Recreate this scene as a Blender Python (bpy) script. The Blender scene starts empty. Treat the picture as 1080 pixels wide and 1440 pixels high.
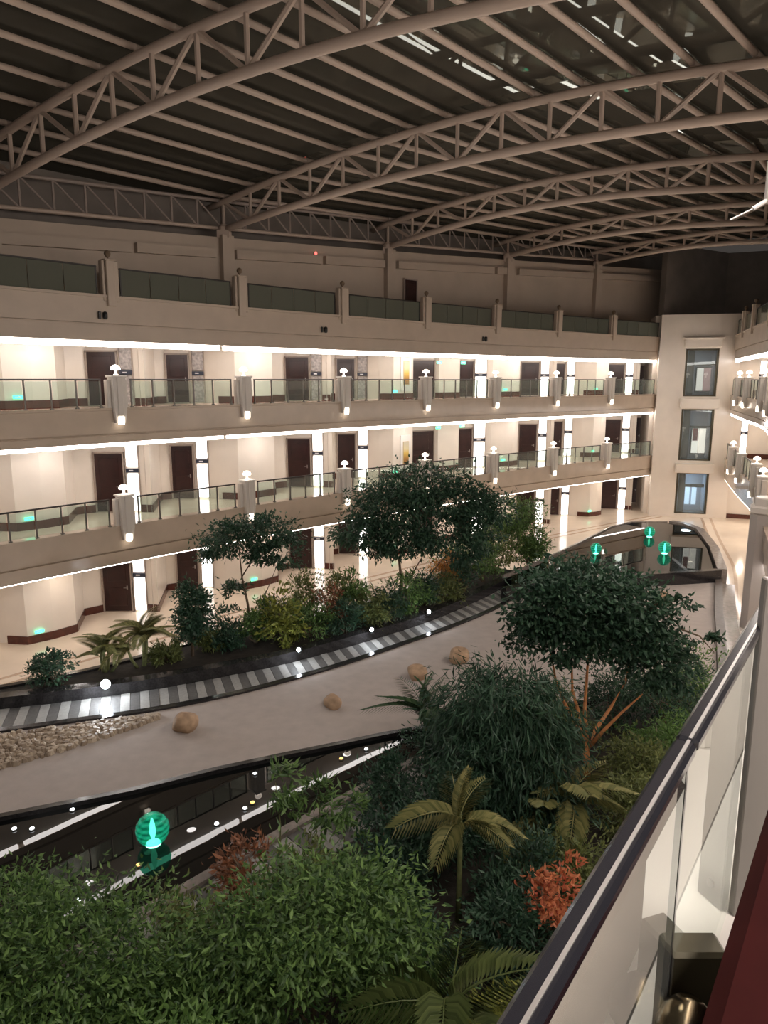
import bpy, bmesh, math, random
import numpy as np
from mathutils import Vector, Matrix

random.seed(7)
SC = bpy.context.scene
COL = SC.collection

# ------------------------------------------------------------------ camera, world, exposure
ZC = 9.35
cam_d = bpy.data.cameras.new('camera')
cam_d.sensor_fit = 'AUTO'; cam_d.sensor_width = 36.0; cam_d.lens = 25.0
cam_d.clip_start = 0.02; cam_d.clip_end = 300
cam = bpy.data.objects.new('camera', cam_d); COL.objects.link(cam)
cam.location = (0, 0, ZC)
cam.rotation_euler = (math.radians(90) - math.atan(186 / 1000), 0, 0)
SC.camera = cam
w = bpy.data.worlds.new('night'); SC.world = w; w.use_nodes = True
bg = w.node_tree.nodes['Background']
bg.inputs[0].default_value = (0.62, 0.55, 0.5, 1); bg.inputs[1].default_value = 0.06
SC.view_settings.view_transform = 'Standard'; SC.view_settings.look = 'None'
SC.view_settings.gamma = 1; SC.view_settings.use_curve_mapping = False
SC.view_settings.exposure = 0.45
E_STRIP, E_PANEL, E_LAMP, E_LANT = 8.5, 2.4, 3.2, 4.0
P_CEIL, P_GROUND, P_FILL = 5.5, 9.0, 105.0

# ------------------------------------------------------------------ helpers
def link(o, parent=None):
    COL.objects.link(o)
    if parent is not None: o.parent = parent
    return o
def tag(o, label=None, cat=None, group=None, kind=None):
    if label: o['label'] = label
    if cat: o['category'] = cat
    if group: o['group'] = group
    if kind: o['kind'] = kind
    return o
def thing(name, label=None, cat=None, loc=(0, 0, 0), rz=0, group=None, kind=None):
    o = bpy.data.objects.new(name, None); o.location = loc; o.rotation_euler = (0, 0, rz)
    o.empty_display_size = .1
    link(o); return tag(o, label, cat, group, kind)
def copy_tree(o, parent=None):
    c = o.copy(); COL.objects.link(c)
    if parent is not None: c.parent = parent
    for ch in o.children: copy_tree(ch, c)
    return c
def obj(name, me, parent=None, loc=None, rz=None):
    o = bpy.data.objects.new(name, me); link(o, parent)
    if loc: o.location = loc
    if rz is not None: o.rotation_euler = (0, 0, rz)
    return o
class MB:
    def __init__(s): s.v = []; s.f = []
    def add(s, vs, fs):
        n = len(s.v); s.v += [tuple(x) for x in vs]; s.f += [tuple(i + n for i in q) for q in fs]; return s
    def box(s, c, d, M=None):
        x, y, z = d[0] / 2, d[1] / 2, d[2] / 2
        vs = [Vector((a * x, b * y, e * z)) for e in (-1, 1) for a, b in ((-1, -1), (1, -1), (1, 1), (-1, 1))]
        if M is not None: vs = [M @ q for q in vs]
        vs = [q + Vector(c) for q in vs]
        return s.add(vs, [(3, 2, 1, 0), (4, 5, 6, 7), (0, 1, 5, 4), (1, 2, 6, 5), (2, 3, 7, 6), (3, 0, 4, 7)])
    def frustum(s, c0, d0, c1, d1):
        vs = [(c0[0] + a * d0[0] / 2, c0[1] + b * d0[1] / 2, c0[2]) for a, b in ((-1, -1), (1, -1), (1, 1), (-1, 1))]
        vs += [(c1[0] + a * d1[0] / 2, c1[1] + b * d1[1] / 2, c1[2]) for a, b in ((-1, -1), (1, -1), (1, 1), (-1, 1))]
        return s.add(vs, [(3, 2, 1, 0), (4, 5, 6, 7), (0, 1, 5, 4), (1, 2, 6, 5), (2, 3, 7, 6), (3, 0, 4, 7)])
    def prism(s, poly, z0, z1):
        n = len(poly)
        a = sum(poly[i][0] * poly[(i + 1) % n][1] - poly[(i + 1) % n][0] * poly[i][1] for i in range(n))
        if a < 0: poly = poly[::-1]
        vs = [(p[0], p[1], z0) for p in poly] + [(p[0], p[1], z1) for p in poly]
        return s.add(vs, [tuple(range(n - 1, -1, -1)), tuple(range(n, 2 * n))] + [(i, (i + 1) % n, n + (i + 1) % n, n + i) for i in range(n)])
    def tube(s, pts, r, n=8, caps=True):
        pts = [Vector(p) for p in pts]
        rs = r if isinstance(r, (list, tuple)) else [r] * len(pts)
        base = len(s.v); up = Vector((0, 0, 1))
        for i, p in enumerate(pts):
            d = (pts[min(i + 1, len(pts) - 1)] - pts[max(i - 1, 0)]).normalized()
            u = d.cross(up if abs(d.z) < .95 else Vector((1, 0, 0))).normalized(); v = d.cross(u)
            for k in range(n):
                a = 2 * math.pi * k / n
                s.v.append(tuple(p + (u * math.cos(a) + v * math.sin(a)) * rs[i]))
        for i in range(len(pts) - 1):
            for k in range(n):
                a, b = base + i * n + k, base + i * n + (k + 1) % n
                s.f.append((a, b, b + n, a + n))
        if caps:
            s.f.append(tuple(base + k for k in range(n - 1, -1, -1)))
            s.f.append(tuple(base + (len(pts) - 1) * n + k for k in range(n)))
        return s
    def lathe(s, prof, c=(0, 0, 0), n=16):
        base = len(s.v)
        for r, z in prof:
            for k in range(n):
                a = 2 * math.pi * k / n
                s.v.append((c[0] + r * math.cos(a), c[1] + r * math.sin(a), c[2] + z))
        for i in range(len(prof) - 1):
            for k in range(n):
                a, b = base + i * n + k, base + i * n + (k + 1) % n
                s.f.append((a, b, b + n, a + n))
        s.f.append(tuple(base + k for k in range(n - 1, -1, -1)))
        s.f.append(tuple(base + (len(prof) - 1) * n + k for k in range(n)))
        return s
    def loft(s, rows, closed=True):
        """rows: list of cross-section loops with the same number of points"""
        base = len(s.v); n = len(rows[0])
        for r in rows: s.v += [tuple(p) for p in r]
        for i in range(len(rows) - 1):
            for k in range(n if closed else n - 1):
                a, b = base + i * n + k, base + i * n + (k + 1) % n
                s.f.append((a, a + n, b + n, b))
        if closed:
            s.f.append(tuple(base + k for k in range(n)))
            s.f.append(tuple(base + (len(rows) - 1) * n + k for k in range(n - 1, -1, -1)))
        return s
    def mesh(s, name, mat, smooth=False, bevel=0, fix=True):
        me = bpy.data.meshes.new(name); me.from_pydata(s.v, [], s.f)
        if fix or bevel:
            bm = bmesh.new(); bm.from_mesh(me)
            if bevel: bmesh.ops.bevel(bm, geom=list(bm.edges), offset=bevel, segments=1, affect='EDGES', clamp_overlap=True)
            big = [f for f in bm.faces if len(f.verts) > 4]
            if big: bmesh.ops.triangulate(bm, faces=big)
            bmesh.ops.recalc_face_normals(bm, faces=bm.faces[:])
            bm.to_mesh(me); bm.free()
        if smooth: me.polygons.foreach_set('use_smooth', [True] * len(me.polygons))
        me.materials.append(mat); me.update(); return me
    def build(s, name, mat, parent=None, smooth=False, bevel=0, loc=None, rz=None):
        return obj(name, s.mesh(name, mat, smooth, bevel), parent, loc, rz)

# ------------------------------------------------------------------ materials
def new_mat(name):
    m = bpy.data.materials.new(name); m.use_nodes = True
    return m, m.node_tree.nodes, m.node_tree.links, m.node_tree.nodes['Principled BSDF']
def plain(name, col, rough=.5, metal=0, spec=.5, noise=0, scale=4, bump=0, bscale=30):
    m, N, L, b = new_mat(name)
    b.inputs['Base Color'].default_value = (*col, 1); b.inputs['Roughness'].default_value = rough
    b.inputs['Metallic'].default_value = metal; b.inputs['Specular IOR Level'].default_value = spec
    if noise or bump: tc = N.new('ShaderNodeTexCoord')
    if noise:
        t = N.new('ShaderNodeTexNoise'); t.inputs['Scale'].default_value = scale; t.inputs['Detail'].default_value = 5
        r = N.new('ShaderNodeValToRGB')
        r.color_ramp.elements[0].position = .3; r.color_ramp.elements[1].position = .7
        r.color_ramp.elements[0].color = (*[c * (1 - noise) for c in col], 1)
        r.color_ramp.elements[1].color = (*[min(1, c * (1 + noise)) for c in col], 1)
        L.new(tc.outputs['Object'], t.inputs['Vector']); L.new(t.outputs['Fac'], r.inputs['Fac']); L.new(r.outputs['Color'], b.inputs['Base Color'])
    if bump:
        t2 = N.new('ShaderNodeTexNoise'); t2.inputs['Scale'].default_value = bscale; t2.inputs['Detail'].default_value = 4
        bp = N.new('ShaderNodeBump'); bp.inputs['Strength'].default_value = bump; bp.inputs['Distance'].default_value = .02
        L.new(tc.outputs['Object'], t2.inputs['Vector']); L.new(t2.outputs['Fac'], bp.inputs['Height']); L.new(bp.outputs['Normal'], b.inputs['Normal'])
    return m
def emit(name, col, strength):
    m, N, L, b = new_mat(name)
    b.inputs['Base Color'].default_value = (*col, 1)
    b.inputs['Emission Color'].default_value = (*col, 1); b.inputs['Emission Strength'].default_value = strength
    return m
def glass(name, col, opacity, rough=.02, refl=(.9, .95, .92)):
    """thin architectural glass: mostly clear sheet with a tint and a Fresnel reflection"""
    m, N, L, b = new_mat(name); N.remove(b)
    out = N['Material Output']
    tr = N.new('ShaderNodeBsdfTransparent'); tr.inputs[0].default_value = (*col, 1)
    df = N.new('ShaderNodeBsdfDiffuse'); df.inputs[0].default_value = (*col, 1)
    gl = N.new('ShaderNodeBsdfGlossy'); gl.inputs['Roughness'].default_value = rough; gl.inputs[0].default_value = (*refl, 1)
    m1 = N.new('ShaderNodeMixShader'); m1.inputs[0].default_value = opacity
    fr = N.new('ShaderNodeFresnel'); fr.inputs[0].default_value = 1.5
    m2 = N.new('ShaderNodeMixShader')
    L.new(tr.outputs[0], m1.inputs[1]); L.new(df.outputs[0], m1.inputs[2])
    ge = N.new('ShaderNodeNewGeometry'); sb = N.new('ShaderNodeMath'); sb.operation = 'SUBTRACT'; sb.inputs[0].default_value = 1
    mu = N.new('ShaderNodeMath'); mu.operation = 'MULTIPLY'
    L.new(ge.outputs['Backfacing'], sb.inputs[1]); L.new(sb.outputs[0], mu.inputs[0]); L.new(fr.outputs[0], mu.inputs[1])
    L.new(mu.outputs[0], m2.inputs[0]); L.new(m1.outputs[0], m2.inputs[1]); L.new(gl.outputs[0], m2.inputs[2])
    L.new(m2.outputs[0], out.inputs['Surface']); return m
def leaf_mat(name, c0, c1, rough=.45, trans=.25):
    m, N, L, b = new_mat(name)
    g = N.new('ShaderNodeNewGeometry'); r = N.new('ShaderNodeValToRGB')
    r.color_ramp.elements[0].color = (*c0, 1); r.color_ramp.elements[1].color = (*c1, 1)
    L.new(g.outputs['Random Per Island'], r.inputs['Fac']); L.new(r.outputs['Color'], b.inputs['Base Color'])
    b.inputs['Roughness'].default_value = rough; b.inputs['Specular IOR Level'].default_value = .4
    if trans:
        t = N.new('ShaderNodeBsdfTranslucent'); L.new(r.outputs['Color'], t.inputs[0])
        mx = N.new('ShaderNodeMixShader'); mx.inputs[0].default_value = trans
        L.new(b.outputs[0], mx.inputs[1]); L.new(t.outputs[0], mx.inputs[2]); L.new(mx.outputs[0], N['Material Output'].inputs['Surface'])
    return m
M = {}
M['fascia'] = plain('polished beige stone', (.56, .46, .37), .16, noise=.07, scale=1.3)
M['fascia_top'] = plain('honed beige stone', (.50, .41, .33), .45, noise=.06, scale=1.3)
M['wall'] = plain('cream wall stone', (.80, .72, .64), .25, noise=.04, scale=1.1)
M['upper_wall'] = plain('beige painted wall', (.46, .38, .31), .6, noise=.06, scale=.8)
M['charcoal_wall'] = plain('shade darkened wall', (.19, .165, .145), .7, noise=.15, scale=1)  # dark tone puts the shade at end wall and roof edge into colour
M['marble'] = plain('polished cream marble floor', (.82, .69, .56), .12, noise=.06, scale=.9)
M['marble_band'] = plain('brown marble band', (.55, .40, .29), .12, noise=.1, scale=2)
M['ceiling'] = plain('white plaster ceiling', (.8, .77, .73), .8)
M['skirting'] = plain('red brown marble skirting', (.085, .022, .014), .2, noise=.25, scale=6)
M['door'] = plain('dark mahogany door', (.028, .008, .007), .3, noise=.35, scale=3)
M['door_frame'] = plain('grey brown door frame', (.36, .29, .25), .4)
M['steel'] = plain('brushed steel', (.33, .31, .30), .35, metal=.8)
M['dark_rail'] = plain('dark bronze rail', (.022, .017, .015), .4)
M['black_rail'] = plain('gloss black rail', (.012, .012, .016), .16, spec=.8)
M['glass'] = glass('clear balustrade glass', (.88, .96, .93), .06)
M['green_glass'] = glass('smoky green glass', (.17, .18, .145), .7, .08)
M['near_glass'] = glass('near balustrade glass', (.93, .95, .93), .05, .0)
M['lift_glass'] = glass('lift glass', (.75, .82, .85), .12)
M['roof_glass'] = glass('dark roof glazing', (.15, .14, .115), .40, .012, (.40, .42, .38))
M['strip'] = emit('warm white light strip', (1, .94, .90), E_STRIP)
M['panel'] = emit('white light panel', (1, .97, .93), E_PANEL)
M['panel_off'] = plain('patterned grey panel', (.42, .38, .37), .3, noise=.45, scale=9)
M['lamp'] = emit('warm lamp shade', (1, .88, .76), E_LAMP)
M['lantern'] = emit('warm lantern', (1, .90, .76), E_LANT)
M['exit'] = emit('green exit glow', (.10, .95, .55), 1.6)
M['red_light'] = emit('red indicator', (1, .12, .10), 2)
M['spot'] = emit('cold spotlight lens', (.85, .92, 1), 60)
M['pond_light'] = emit('pond light lens', (.9, .95, 1), 5)
M['amber'] = emit('amber pond light lens', (1, .55, .15), 1.6)
M['truss'] = plain('beige painted steel', (.50, .40, .335), .5)
M['edge_steel'] = plain('shaded beige steel', (.33, .27, .24), .6)  # darker copy of the truss paint, shade put into the colour
M['granite'] = plain('black granite kerb', (.025, .023, .024), .12, noise=.4, scale=20)
M['grey_stone'] = plain('wet grey stone', (.28, .24, .215), .15, noise=.25, scale=6)
M['brown_kerb'] = plain('dark brown stone kerb', (.11, .09, .08), .3, noise=.3, scale=8)
M['column'] = plain('pale grey column paint', (.46, .415, .39), .4)
M['near_post'] = plain('dark grey post', (.24, .22, .20), .4)  # one even dark grey for the slim near post
M['curb'] = plain('pinkish stone curb', (.40, .335, .30), .3, noise=.08, scale=2)
M['baluster'] = plain('dark grey baluster', (.17, .16, .15), .4, metal=.5)
M['pale_slab'] = plain('pale granite paver', (.36, .35, .33), .5, noise=.12, scale=14)
M['dark_slab'] = plain('dark granite paver', (.12, .115, .11), .5, noise=.2, scale=14)
M['sand'] = plain('raked grey sand', (.47, .41, .375), .9, noise=.06, scale=3, bump=.35, bscale=60)
M['pebble'] = leaf_mat('tan pebble', (.22, .16, .11), (.58, .48, .37), .6, 0)
M['boulder'] = plain('tan boulder', (.46, .31, .20), .8, noise=.25, scale=5, bump=.6, bscale=8)
M['soil'] = plain('planting soil', (.028, .022, .016), .9, noise=.4, scale=5, bump=.5, bscale=20)
M['bark'] = plain('grey brown bark', (.17, .12, .08), .8, noise=.3, scale=12)
M['orange_bark'] = plain('orange bark', (.55, .23, .085), .6, noise=.25, scale=8)
M['palm_stem'] = plain('green palm stem', (.20, .22, .09), .6, noise=.3, scale=9)
M['sign'] = plain('dark blue sign plate', (.03, .035, .06), .3)
M['print'] = plain('white print', (.8, .8, .82), .5)
M['gold'] = plain('gold picture frame', (.62, .50, .30), .35, metal=.4)
M['mahogany'] = plain('dark red mahogany', (.026, .0045, .0042), .6, spec=.03, noise=.3, scale=4)
M['bronze'] = plain('aged bronze', (.28, .22, .14), .22, metal=1)
M['olive'] = plain('dark olive metal', (.075, .065, .04), .35, metal=.4)
M['white_paint'] = plain('white paint', (.78, .74, .70), .35)
M['grey_post'] = plain('grey white post', (.66, .61, .56), .3)
M['black'] = plain('black plastic', (.01, .01, .01), .4)
def water_mat():
    m, N, L, b = new_mat('dark pond water')
    b.inputs['Base Color'].default_value = (.006, .007, .007, 1); b.inputs['Roughness'].default_value = 0.0
    b.inputs['IOR'].default_value = 1.33
    tc = N.new('ShaderNodeTexCoord'); t = N.new('ShaderNodeTexNoise'); t.inputs['Scale'].default_value = 1.2
    bp = N.new('ShaderNodeBump'); bp.inputs['Strength'].default_value = .012; bp.inputs['Distance'].default_value = .05
    L.new(tc.outputs['Object'], t.inputs['Vector']); L.new(t.outputs['Fac'], bp.inputs['Height']); L.new(bp.outputs['Normal'], b.inputs['Normal'])
    return m
M['water'] = water_mat()
def painting_mat():
    m, N, L, b = new_mat('golden landscape print')
    tc = N.new('ShaderNodeTexCoord'); sx = N.new('ShaderNodeSeparateXYZ'); r = N.new('ShaderNodeValToRGB')
    L.new(tc.outputs['Generated'], sx.inputs[0]); L.new(sx.outputs['Z'], r.inputs['Fac'])
    e = r.color_ramp.elements; e[0].color = (.30, .15, .06, 1); e[1].color = (.55, .50, .38, 1)
    for p, c in ((.25, (.45, .22, .05)), (.5, (.75, .52, .12)), (.7, (.72, .62, .38))):
        q = e.new(p); q.color = (*c, 1)
    L.new(r.outputs['Color'], b.inputs['Base Color']); b.inputs['Roughness'].default_value = .5; return m
M['painting'] = painting_mat()
def orb_mat():
    m, N, L, b = new_mat('banded green glass')
    tc = N.new('ShaderNodeTexCoord'); wv = N.new('ShaderNodeTexWave'); wv.wave_type = 'BANDS'; wv.bands_direction = 'Z'
    wv.inputs['Scale'].default_value = 3.2; wv.inputs['Distortion'].default_value = .6
    r = N.new('ShaderNodeValToRGB'); r.color_ramp.elements[0].color = (.0, .10, .06, 1); r.color_ramp.elements[1].color = (.02, .42, .27, 1)
    L.new(tc.outputs['Object'], wv.inputs['Vector']); L.new(wv.outputs['Fac'], r.inputs['Fac'])
    L.new(r.outputs['Color'], b.inputs['Base Color']); L.new(r.outputs['Color'], b.inputs['Emission Color'])
    b.inputs['Emission Strength'].default_value = .55; b.inputs['Roughness'].default_value = .06; b.inputs['Coat Weight'].default_value = .5
    tr = N.new('ShaderNodeBsdfTransparent'); tr.inputs[0].default_value = (.35, .95, .75, 1)
    mx = N.new('ShaderNodeMixShader'); mx.inputs[0].default_value = .5
    L.new(tr.outputs[0], mx.inputs[1]); L.new(b.outputs[0], mx.inputs[2]); L.new(mx.outputs[0], N['Material Output'].inputs['Surface'])
    return m
M['orb'] = orb_mat()
M['orb_core'] = emit('green glowing core', (.30, 1, .72), 2.6)
M['leaf_dark'] = leaf_mat('dark blue green leaf', (0.020, 0.054, 0.034), (0.060, 0.128, 0.071))
M['leaf_mid'] = leaf_mat('mid green leaf', (.034, .082, .024), (.19, .32, .09))
M['leaf_fresh'] = leaf_mat('fresh green leaf', (.065, .14, .032), (.17, .30, .08))
M['leaf_olive'] = leaf_mat('olive leaf', (0.085, 0.111, 0.034), (0.221, 0.255, 0.085))
M['leaf_yellow'] = leaf_mat('yellow green leaf', (.09, .12, .025), (.34, .36, .07))
M['leaf_orange'] = leaf_mat('orange leaf', (0.510, 0.187, 0.051), (0.800, 0.459, 0.136))
M['leaf_red'] = leaf_mat('rust red leaf', (0.425, 0.085, 0.043), (0.800, 0.323, 0.153))
M['leaf_brown'] = leaf_mat('dull red brown leaf', (0.153, 0.068, 0.037), (0.374, 0.153, 0.076))
M['palm_dark'] = leaf_mat('dark palm leaf', (0.034, 0.085, 0.037), (0.119, 0.187, 0.085))
M['palm_mid'] = leaf_mat('mid green palm leaf ', (.07, .10, .03), (.17, .22, .07))
M['palm_light'] = leaf_mat('pale palm leaf', (0.170, 0.187, 0.068), (0.408, 0.374, 0.153))

# ------------------------------------------------------------------ plan of the building
EX0, EY0, EH, EK, ES = -9.34154203, 25.24760608, 0.80465099, -0.03119899, 5.34369175
def FAR(k):                                   # far gallery edge, k counts its posts
    h0 = EH - EK / 2; a = h0 + EK * k
    return (EX0 + ES / EK * (math.sin(a) - math.sin(h0)), EY0 - ES / EK * (math.cos(a) - math.cos(h0))), a
RP = [(22.9, 47.6), (21.45, 43.7), (20.05, 39.8), (18.3, 34.8), (16.2, 30.2), (13.9, 25.5), (12.0, 21.4), (10.0, 17.4), (7.9, 13.4), (5.5, 9.3), (2.95, 5.0), (.45, 1.35), (-1.5, -1.4), (-4, -5)]
def RIGHT(k):                                 # right gallery edge from the lift tower round to the camera
    k = max(0, min(len(RP) - 1.001, k)); i = int(k); t = k - i
    P = [Vector(RP[max(0, min(len(RP) - 1, i + j))]) for j in (-1, 0, 1, 2)]
    p = .5 * (2 * P[1] + (P[2] - P[0]) * t + (2 * P[0] - 5 * P[1] + 4 * P[2] - P[3]) * t * t + (3 * P[1] - P[0] - 3 * P[2] + P[3]) * t ** 3)
    d = .5 * ((P[2] - P[0]) + 2 * (2 * P[0] - 5 * P[1] + 4 * P[2] - P[3]) * t + 3 * (3 * P[1] - P[0] - 3 * P[2] + P[3]) * t * t)
    return (p.x, p.y), math.atan2(d.y, d.x)
def W(E, k, t, z):                            # t = distance outward from the atrium
    (x, y), a = E(k)
    return Vector((x - t * math.sin(a), y + t * math.cos(a), z))
def krange(k0, k1, st=.25):
    n = max(1, round((k1 - k0) / st)); return [k0 + (k1 - k0) * i / n for i in range(n + 1)]
def sweep(E, prof, k0, k1, mb=None, st=.25):
    mb = mb or MB()
    return mb.loft([[W(E, k, t, z) for t, z in prof] for k in krange(k0, k1, st)])

FLOOR = [0, 4.15, 8.35, 12.15]                # storey floors
FBOT = [None, 2.78, 7.16, 10.66]              # lower edge of each fascia
GROOVE = [None, 3.26, 7.46, 11.22]
STRIPH = [None, .032, .13, .19]
LEV = ['ground floor', 'first gallery', 'second gallery', 'dark top gallery']
K0, K1 = -2.7, 6.93
RK1 = 12.6

# ------------------------------------------------------------------ large structure
# ground floor
tag(MB().prism([(-40, -8), (34, -8), (34, 62), (-40, 62)], -.3, 0).build('floor', M['marble']), 'polished cream marble ground floor', kind='structure')
fl = bpy.data.objects['floor']
for t in (-.5, -1.05):
    sweep(FAR, [(t, .001), (t - .16, .001), (t - .16, .006), (t, .006)], K0, K1).build('marble_band', M['marble_band'], fl)
    sweep(RIGHT, [(t, .001), (t - .16, .001), (t - .16, .006), (t, .006)], 0, RK1).build('marble_band', M['marble_band'], fl)
n_trim = 0
def gallery(E, L, k0, k1, depth, cuts):
    global n_trim
    zf, zb, zg = FLOOR[L], FBOT[L], GROOVE[L]
    mat = M['fascia'] if L < 3 else M['fascia_top']
    n_trim += 1
    o = sweep(E, [(0.06, zb), (0.06, zg - .04), (0.13, zg - .03), (0.13, zg + .02), (0.0, zg + .03), (0.0, zf - .06), (-.05, zf - .05), (-.05, zf + .03), (.45, zf + .03), (.45, zb)], k0, k1).build('trim_%d' % n_trim, mat)
    tag(o, 'polished beige stone fascia along the edge of the ' + LEV[L] + (' under the near side' if E is RIGHT else ' across the garden'), kind='structure')
    for a, b in zip(cuts[:-1], cuts[1:]):
        a2, b2 = a + .02, b - .02
        h = STRIPH[L]
        sweep(E, [(.075, zb - h), (.075, zb - .002), (.2, zb - .002), (.2, zb - h)], a2, b2).build('light_strip', M['strip'], o)
    f = sweep(E, [(.45, zf - .28), (.45, zf), (depth, zf), (depth, zf - .28)], k0, k1).build('floor', M['marble'])
    tag(f, 'cream marble floor of the ' + LEV[L], kind='structure')
    c = sweep(E, [(.45, zb + .0), (.45, zb + .06), (depth, zb + .06), (depth, zb)], k0, k1).build('ceiling', M['ceiling'])
    tag(c, 'white ceiling below the ' + LEV[L], kind='structure')
FC = [K0, -.85, .83, 2.5, 4.2, 5.85, K1]
for L in (1, 2, 3):
    gallery(FAR, L, K0, K1, 6.0, FC)
gallery(RIGHT, 1, 0, RK1, 3.4, [.05, 1.9, 4.1, 6.2, 8.4, 10.4, RK1])
gallery(RIGHT, 2, 0, 6.0, 3.4, [.05, .25, 2.1, 4.2, 6.0])
gallery(RIGHT, 3, 0, RK1, 3.4, [.05, 2.0, 4.1, 6.2, 8.4, 10.4, RK1])

# room walls of the far galleries: a saw-tooth plan, one unit per roof bay
BK = [-1.72, 0.0, 1.75, 3.40, 5.02, 6.65]
SAW = [(-.24, 1.85), (-.05, 3.45), (.10, 3.40), (.255, 2.58), (.27, 2.50), (.325, 2.15), (.375, 1.75), (.70, 4.2), (.78, 4.1), (.93, 3.50), (.945, 3.40), (1.01, 3.05), (1.07, 2.5), (1.15, 1.85)]
# the third unit has a wide service door, a picture wall and one room door
SAWC = [(-.24, 1.85), (-.20, 2.6), (-.17, 3.0), (.22, 2.75), (.24, 2.5), (.55, 2.5), (.58, 2.9), (.78, 2.6), (.79, 2.55), (.90, 2.2), (.95, 1.95), (1.15, 1.85)]
n_wall = 0; n_door = 0
ORD = ['first', 'second', 'third', 'fourth', 'fifth', 'sixth', 'seventh', 'eighth']
def wall_run(pts, z0, z1, mat, thick=.2, skirt=None, names='wall_far'):
    """pts are world XY points; the wall thickness lies behind them"""
    global n_wall; n_wall += 1
    def off(d):
        out = []
        for i, p in enumerate(pts):
            a = Vector(pts[max(0, i - 1)]); b = Vector(pts[min(len(pts) - 1, i + 1)])
            t = (b - a).normalized(); out.append(Vector(p) + Vector((-t.y, t.x)) * d)
        return out
    back = off(thick)
    mb = MB()
    mb.loft([[(*p, z0), (*q, z0), (*q, z1), (*p, z1)] for p, q in zip([Vector(p) for p in pts], back)])
    o = mb.build('%s_%d' % (names, n_wall), mat); tag(o, kind='structure')
    if skirt:
        for a, b in skirt:
            seg = pts[a:b + 1]
            def off2(d):
                out = []
                for i, p in enumerate(seg):
                    u = Vector(seg[max(0, i - 1)]); v = Vector(seg[min(len(seg) - 1, i + 1)])
                    t = (v - u).normalized(); out.append(Vector(p) + Vector((-t.y, t.x)) * d)
                return out
            f = off2(-.035)
            MB().loft([[(*p, z0), (*q, z0), (*q, z0 + .30), (*p, z0 + .30)] for p, q in zip(f, [Vector(p) for p in seg])]).build('baseboard', M['skirting'], o)
    return o
def frame_at(p, q):
    p = Vector(p); q = Vector(q); d = (q - p); L = d.length; a = math.atan2(d.y, d.x)
    return (p + q) / 2, L, a
def door_mesh(wd, h):
    return dict(leaf=MB().box((0, -.03, h / 2), (wd - .1, .06, h - .06)).box((0, -.065, h * .72), (wd * .62, .02, h * .36)).box((0, -.065, h * .27), (wd * .62, .02, h * .32)).mesh('leaf', M['door'], bevel=.008),
                frame=MB().box((-wd / 2 + .025, -.05, h / 2), (.06, .12, h)).box((wd / 2 - .025, -.05, h / 2), (.06, .12, h)).box((0, -.05, h - .02), (wd, .12, .06)).mesh('frame', M['door_frame']),
                handle=MB().tube([(wd * .33, -.06, 1.02), (wd * .33, -.12, 1.02), (wd * .22, -.12, 1.02)], .014, 6).box((wd * .33, -.068, 1.02), (.05, .016, .16)).mesh('handle', M['steel']))
DM = {}
def add_door(p, q, z, h, label):
    global n_door; n_door += 1
    c, wd, a = frame_at(p, q)
    key = (round(wd, 1), round(h, 1))
    if key not in DM: DM[key] = door_mesh(*key)
    t = thing('door_%d' % n_door, label, None, (c.x, c.y, z), a, kind='structure')
    for nm in ('leaf', 'frame', 'handle'): obj(nm, DM[key][nm], t)
    return t
PM = {}
def add_panel(p, q, z, h, label, lit=True):
    c, wd, a = frame_at(p, q)
    key = (round(wd, 1), round(h, 1), lit)
    if key not in PM:
        mt = M['panel'] if lit else M['panel_off']; wd2 = key[0]; h2 = key[1]
        PM[key] = dict(upper_panel=MB().box((0, -.05, h2 * .80), (wd2 - .04, .08, h2 * .36)).mesh('upper_panel', mt, bevel=.01),
                       lower_panel=MB().box((0, -.05, h2 * .27), (wd2 - .04, .08, h2 * .50)).mesh('lower_panel', mt, bevel=.01),
                       sign_plate=MB().box((0, -.07, h2 * .57), (wd2 + .02, .10, .16)).mesh('sign_plate', M['sign'], bevel=.01),
                       number=MB().box((-.04, -.123, h2 * .57), (wd2 * .34, .006, .05)).mesh('number', M['print']),
                       casing=MB().box((-wd2 / 2, -.05, h2 / 2), (.03, .1, h2)).box((wd2 / 2, -.05, h2 / 2), (.03, .1, h2)).mesh('casing', M['door_frame']))
    t = thing('light_panel', label, 'wall light', (c.x, c.y, z), a, 'light panels beside the room doors')
    sp = obj('sign_plate', PM[key]['sign_plate'], t); obj('number', PM[key]['number'], sp)
    for nm in ('upper_panel', 'lower_panel', 'casing'): obj(nm, PM[key][nm], t)
SET = ['first', 'second', 'third', 'fourth', 'fifth']
EXG = MB().box((0, -.02, 0), (.30, .03, .11)).mesh('sign_face', M['exit'], bevel=.012)
ARW = MB().add([(-.09, -.038, -.008), (.02, -.038, -.008), (.02, -.038, -.035), (.10, -.038, 0), (.02, -.038, .035), (.02, -.038, .008), (-.09, -.038, .008)], [(0, 1, 2, 3, 4, 5, 6)]).mesh('arrow', M['print'])
def add_exit(pos, a, label, sc=1):
    t = thing('exit_sign', label, 'exit sign', pos, a, 'green exit signs'); t.scale = (sc, sc, sc)
    s = obj('sign_face', EXG, t); obj('arrow', ARW, s)
def light_area(name, loc, sx, sy, power, col=(1, .9, .78), rot=(0, 0, 0), parent=None):
    d = bpy.data.lights.new(name, 'AREA'); d.shape = 'DISK' if sy == sx else 'RECTANGLE'; d.size = sx; d.size_y = sy; d.energy = power; d.color = col
    o = bpy.data.objects.new(name, d); o.location = loc; o.rotation_euler = rot; link(o, parent); return o
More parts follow.
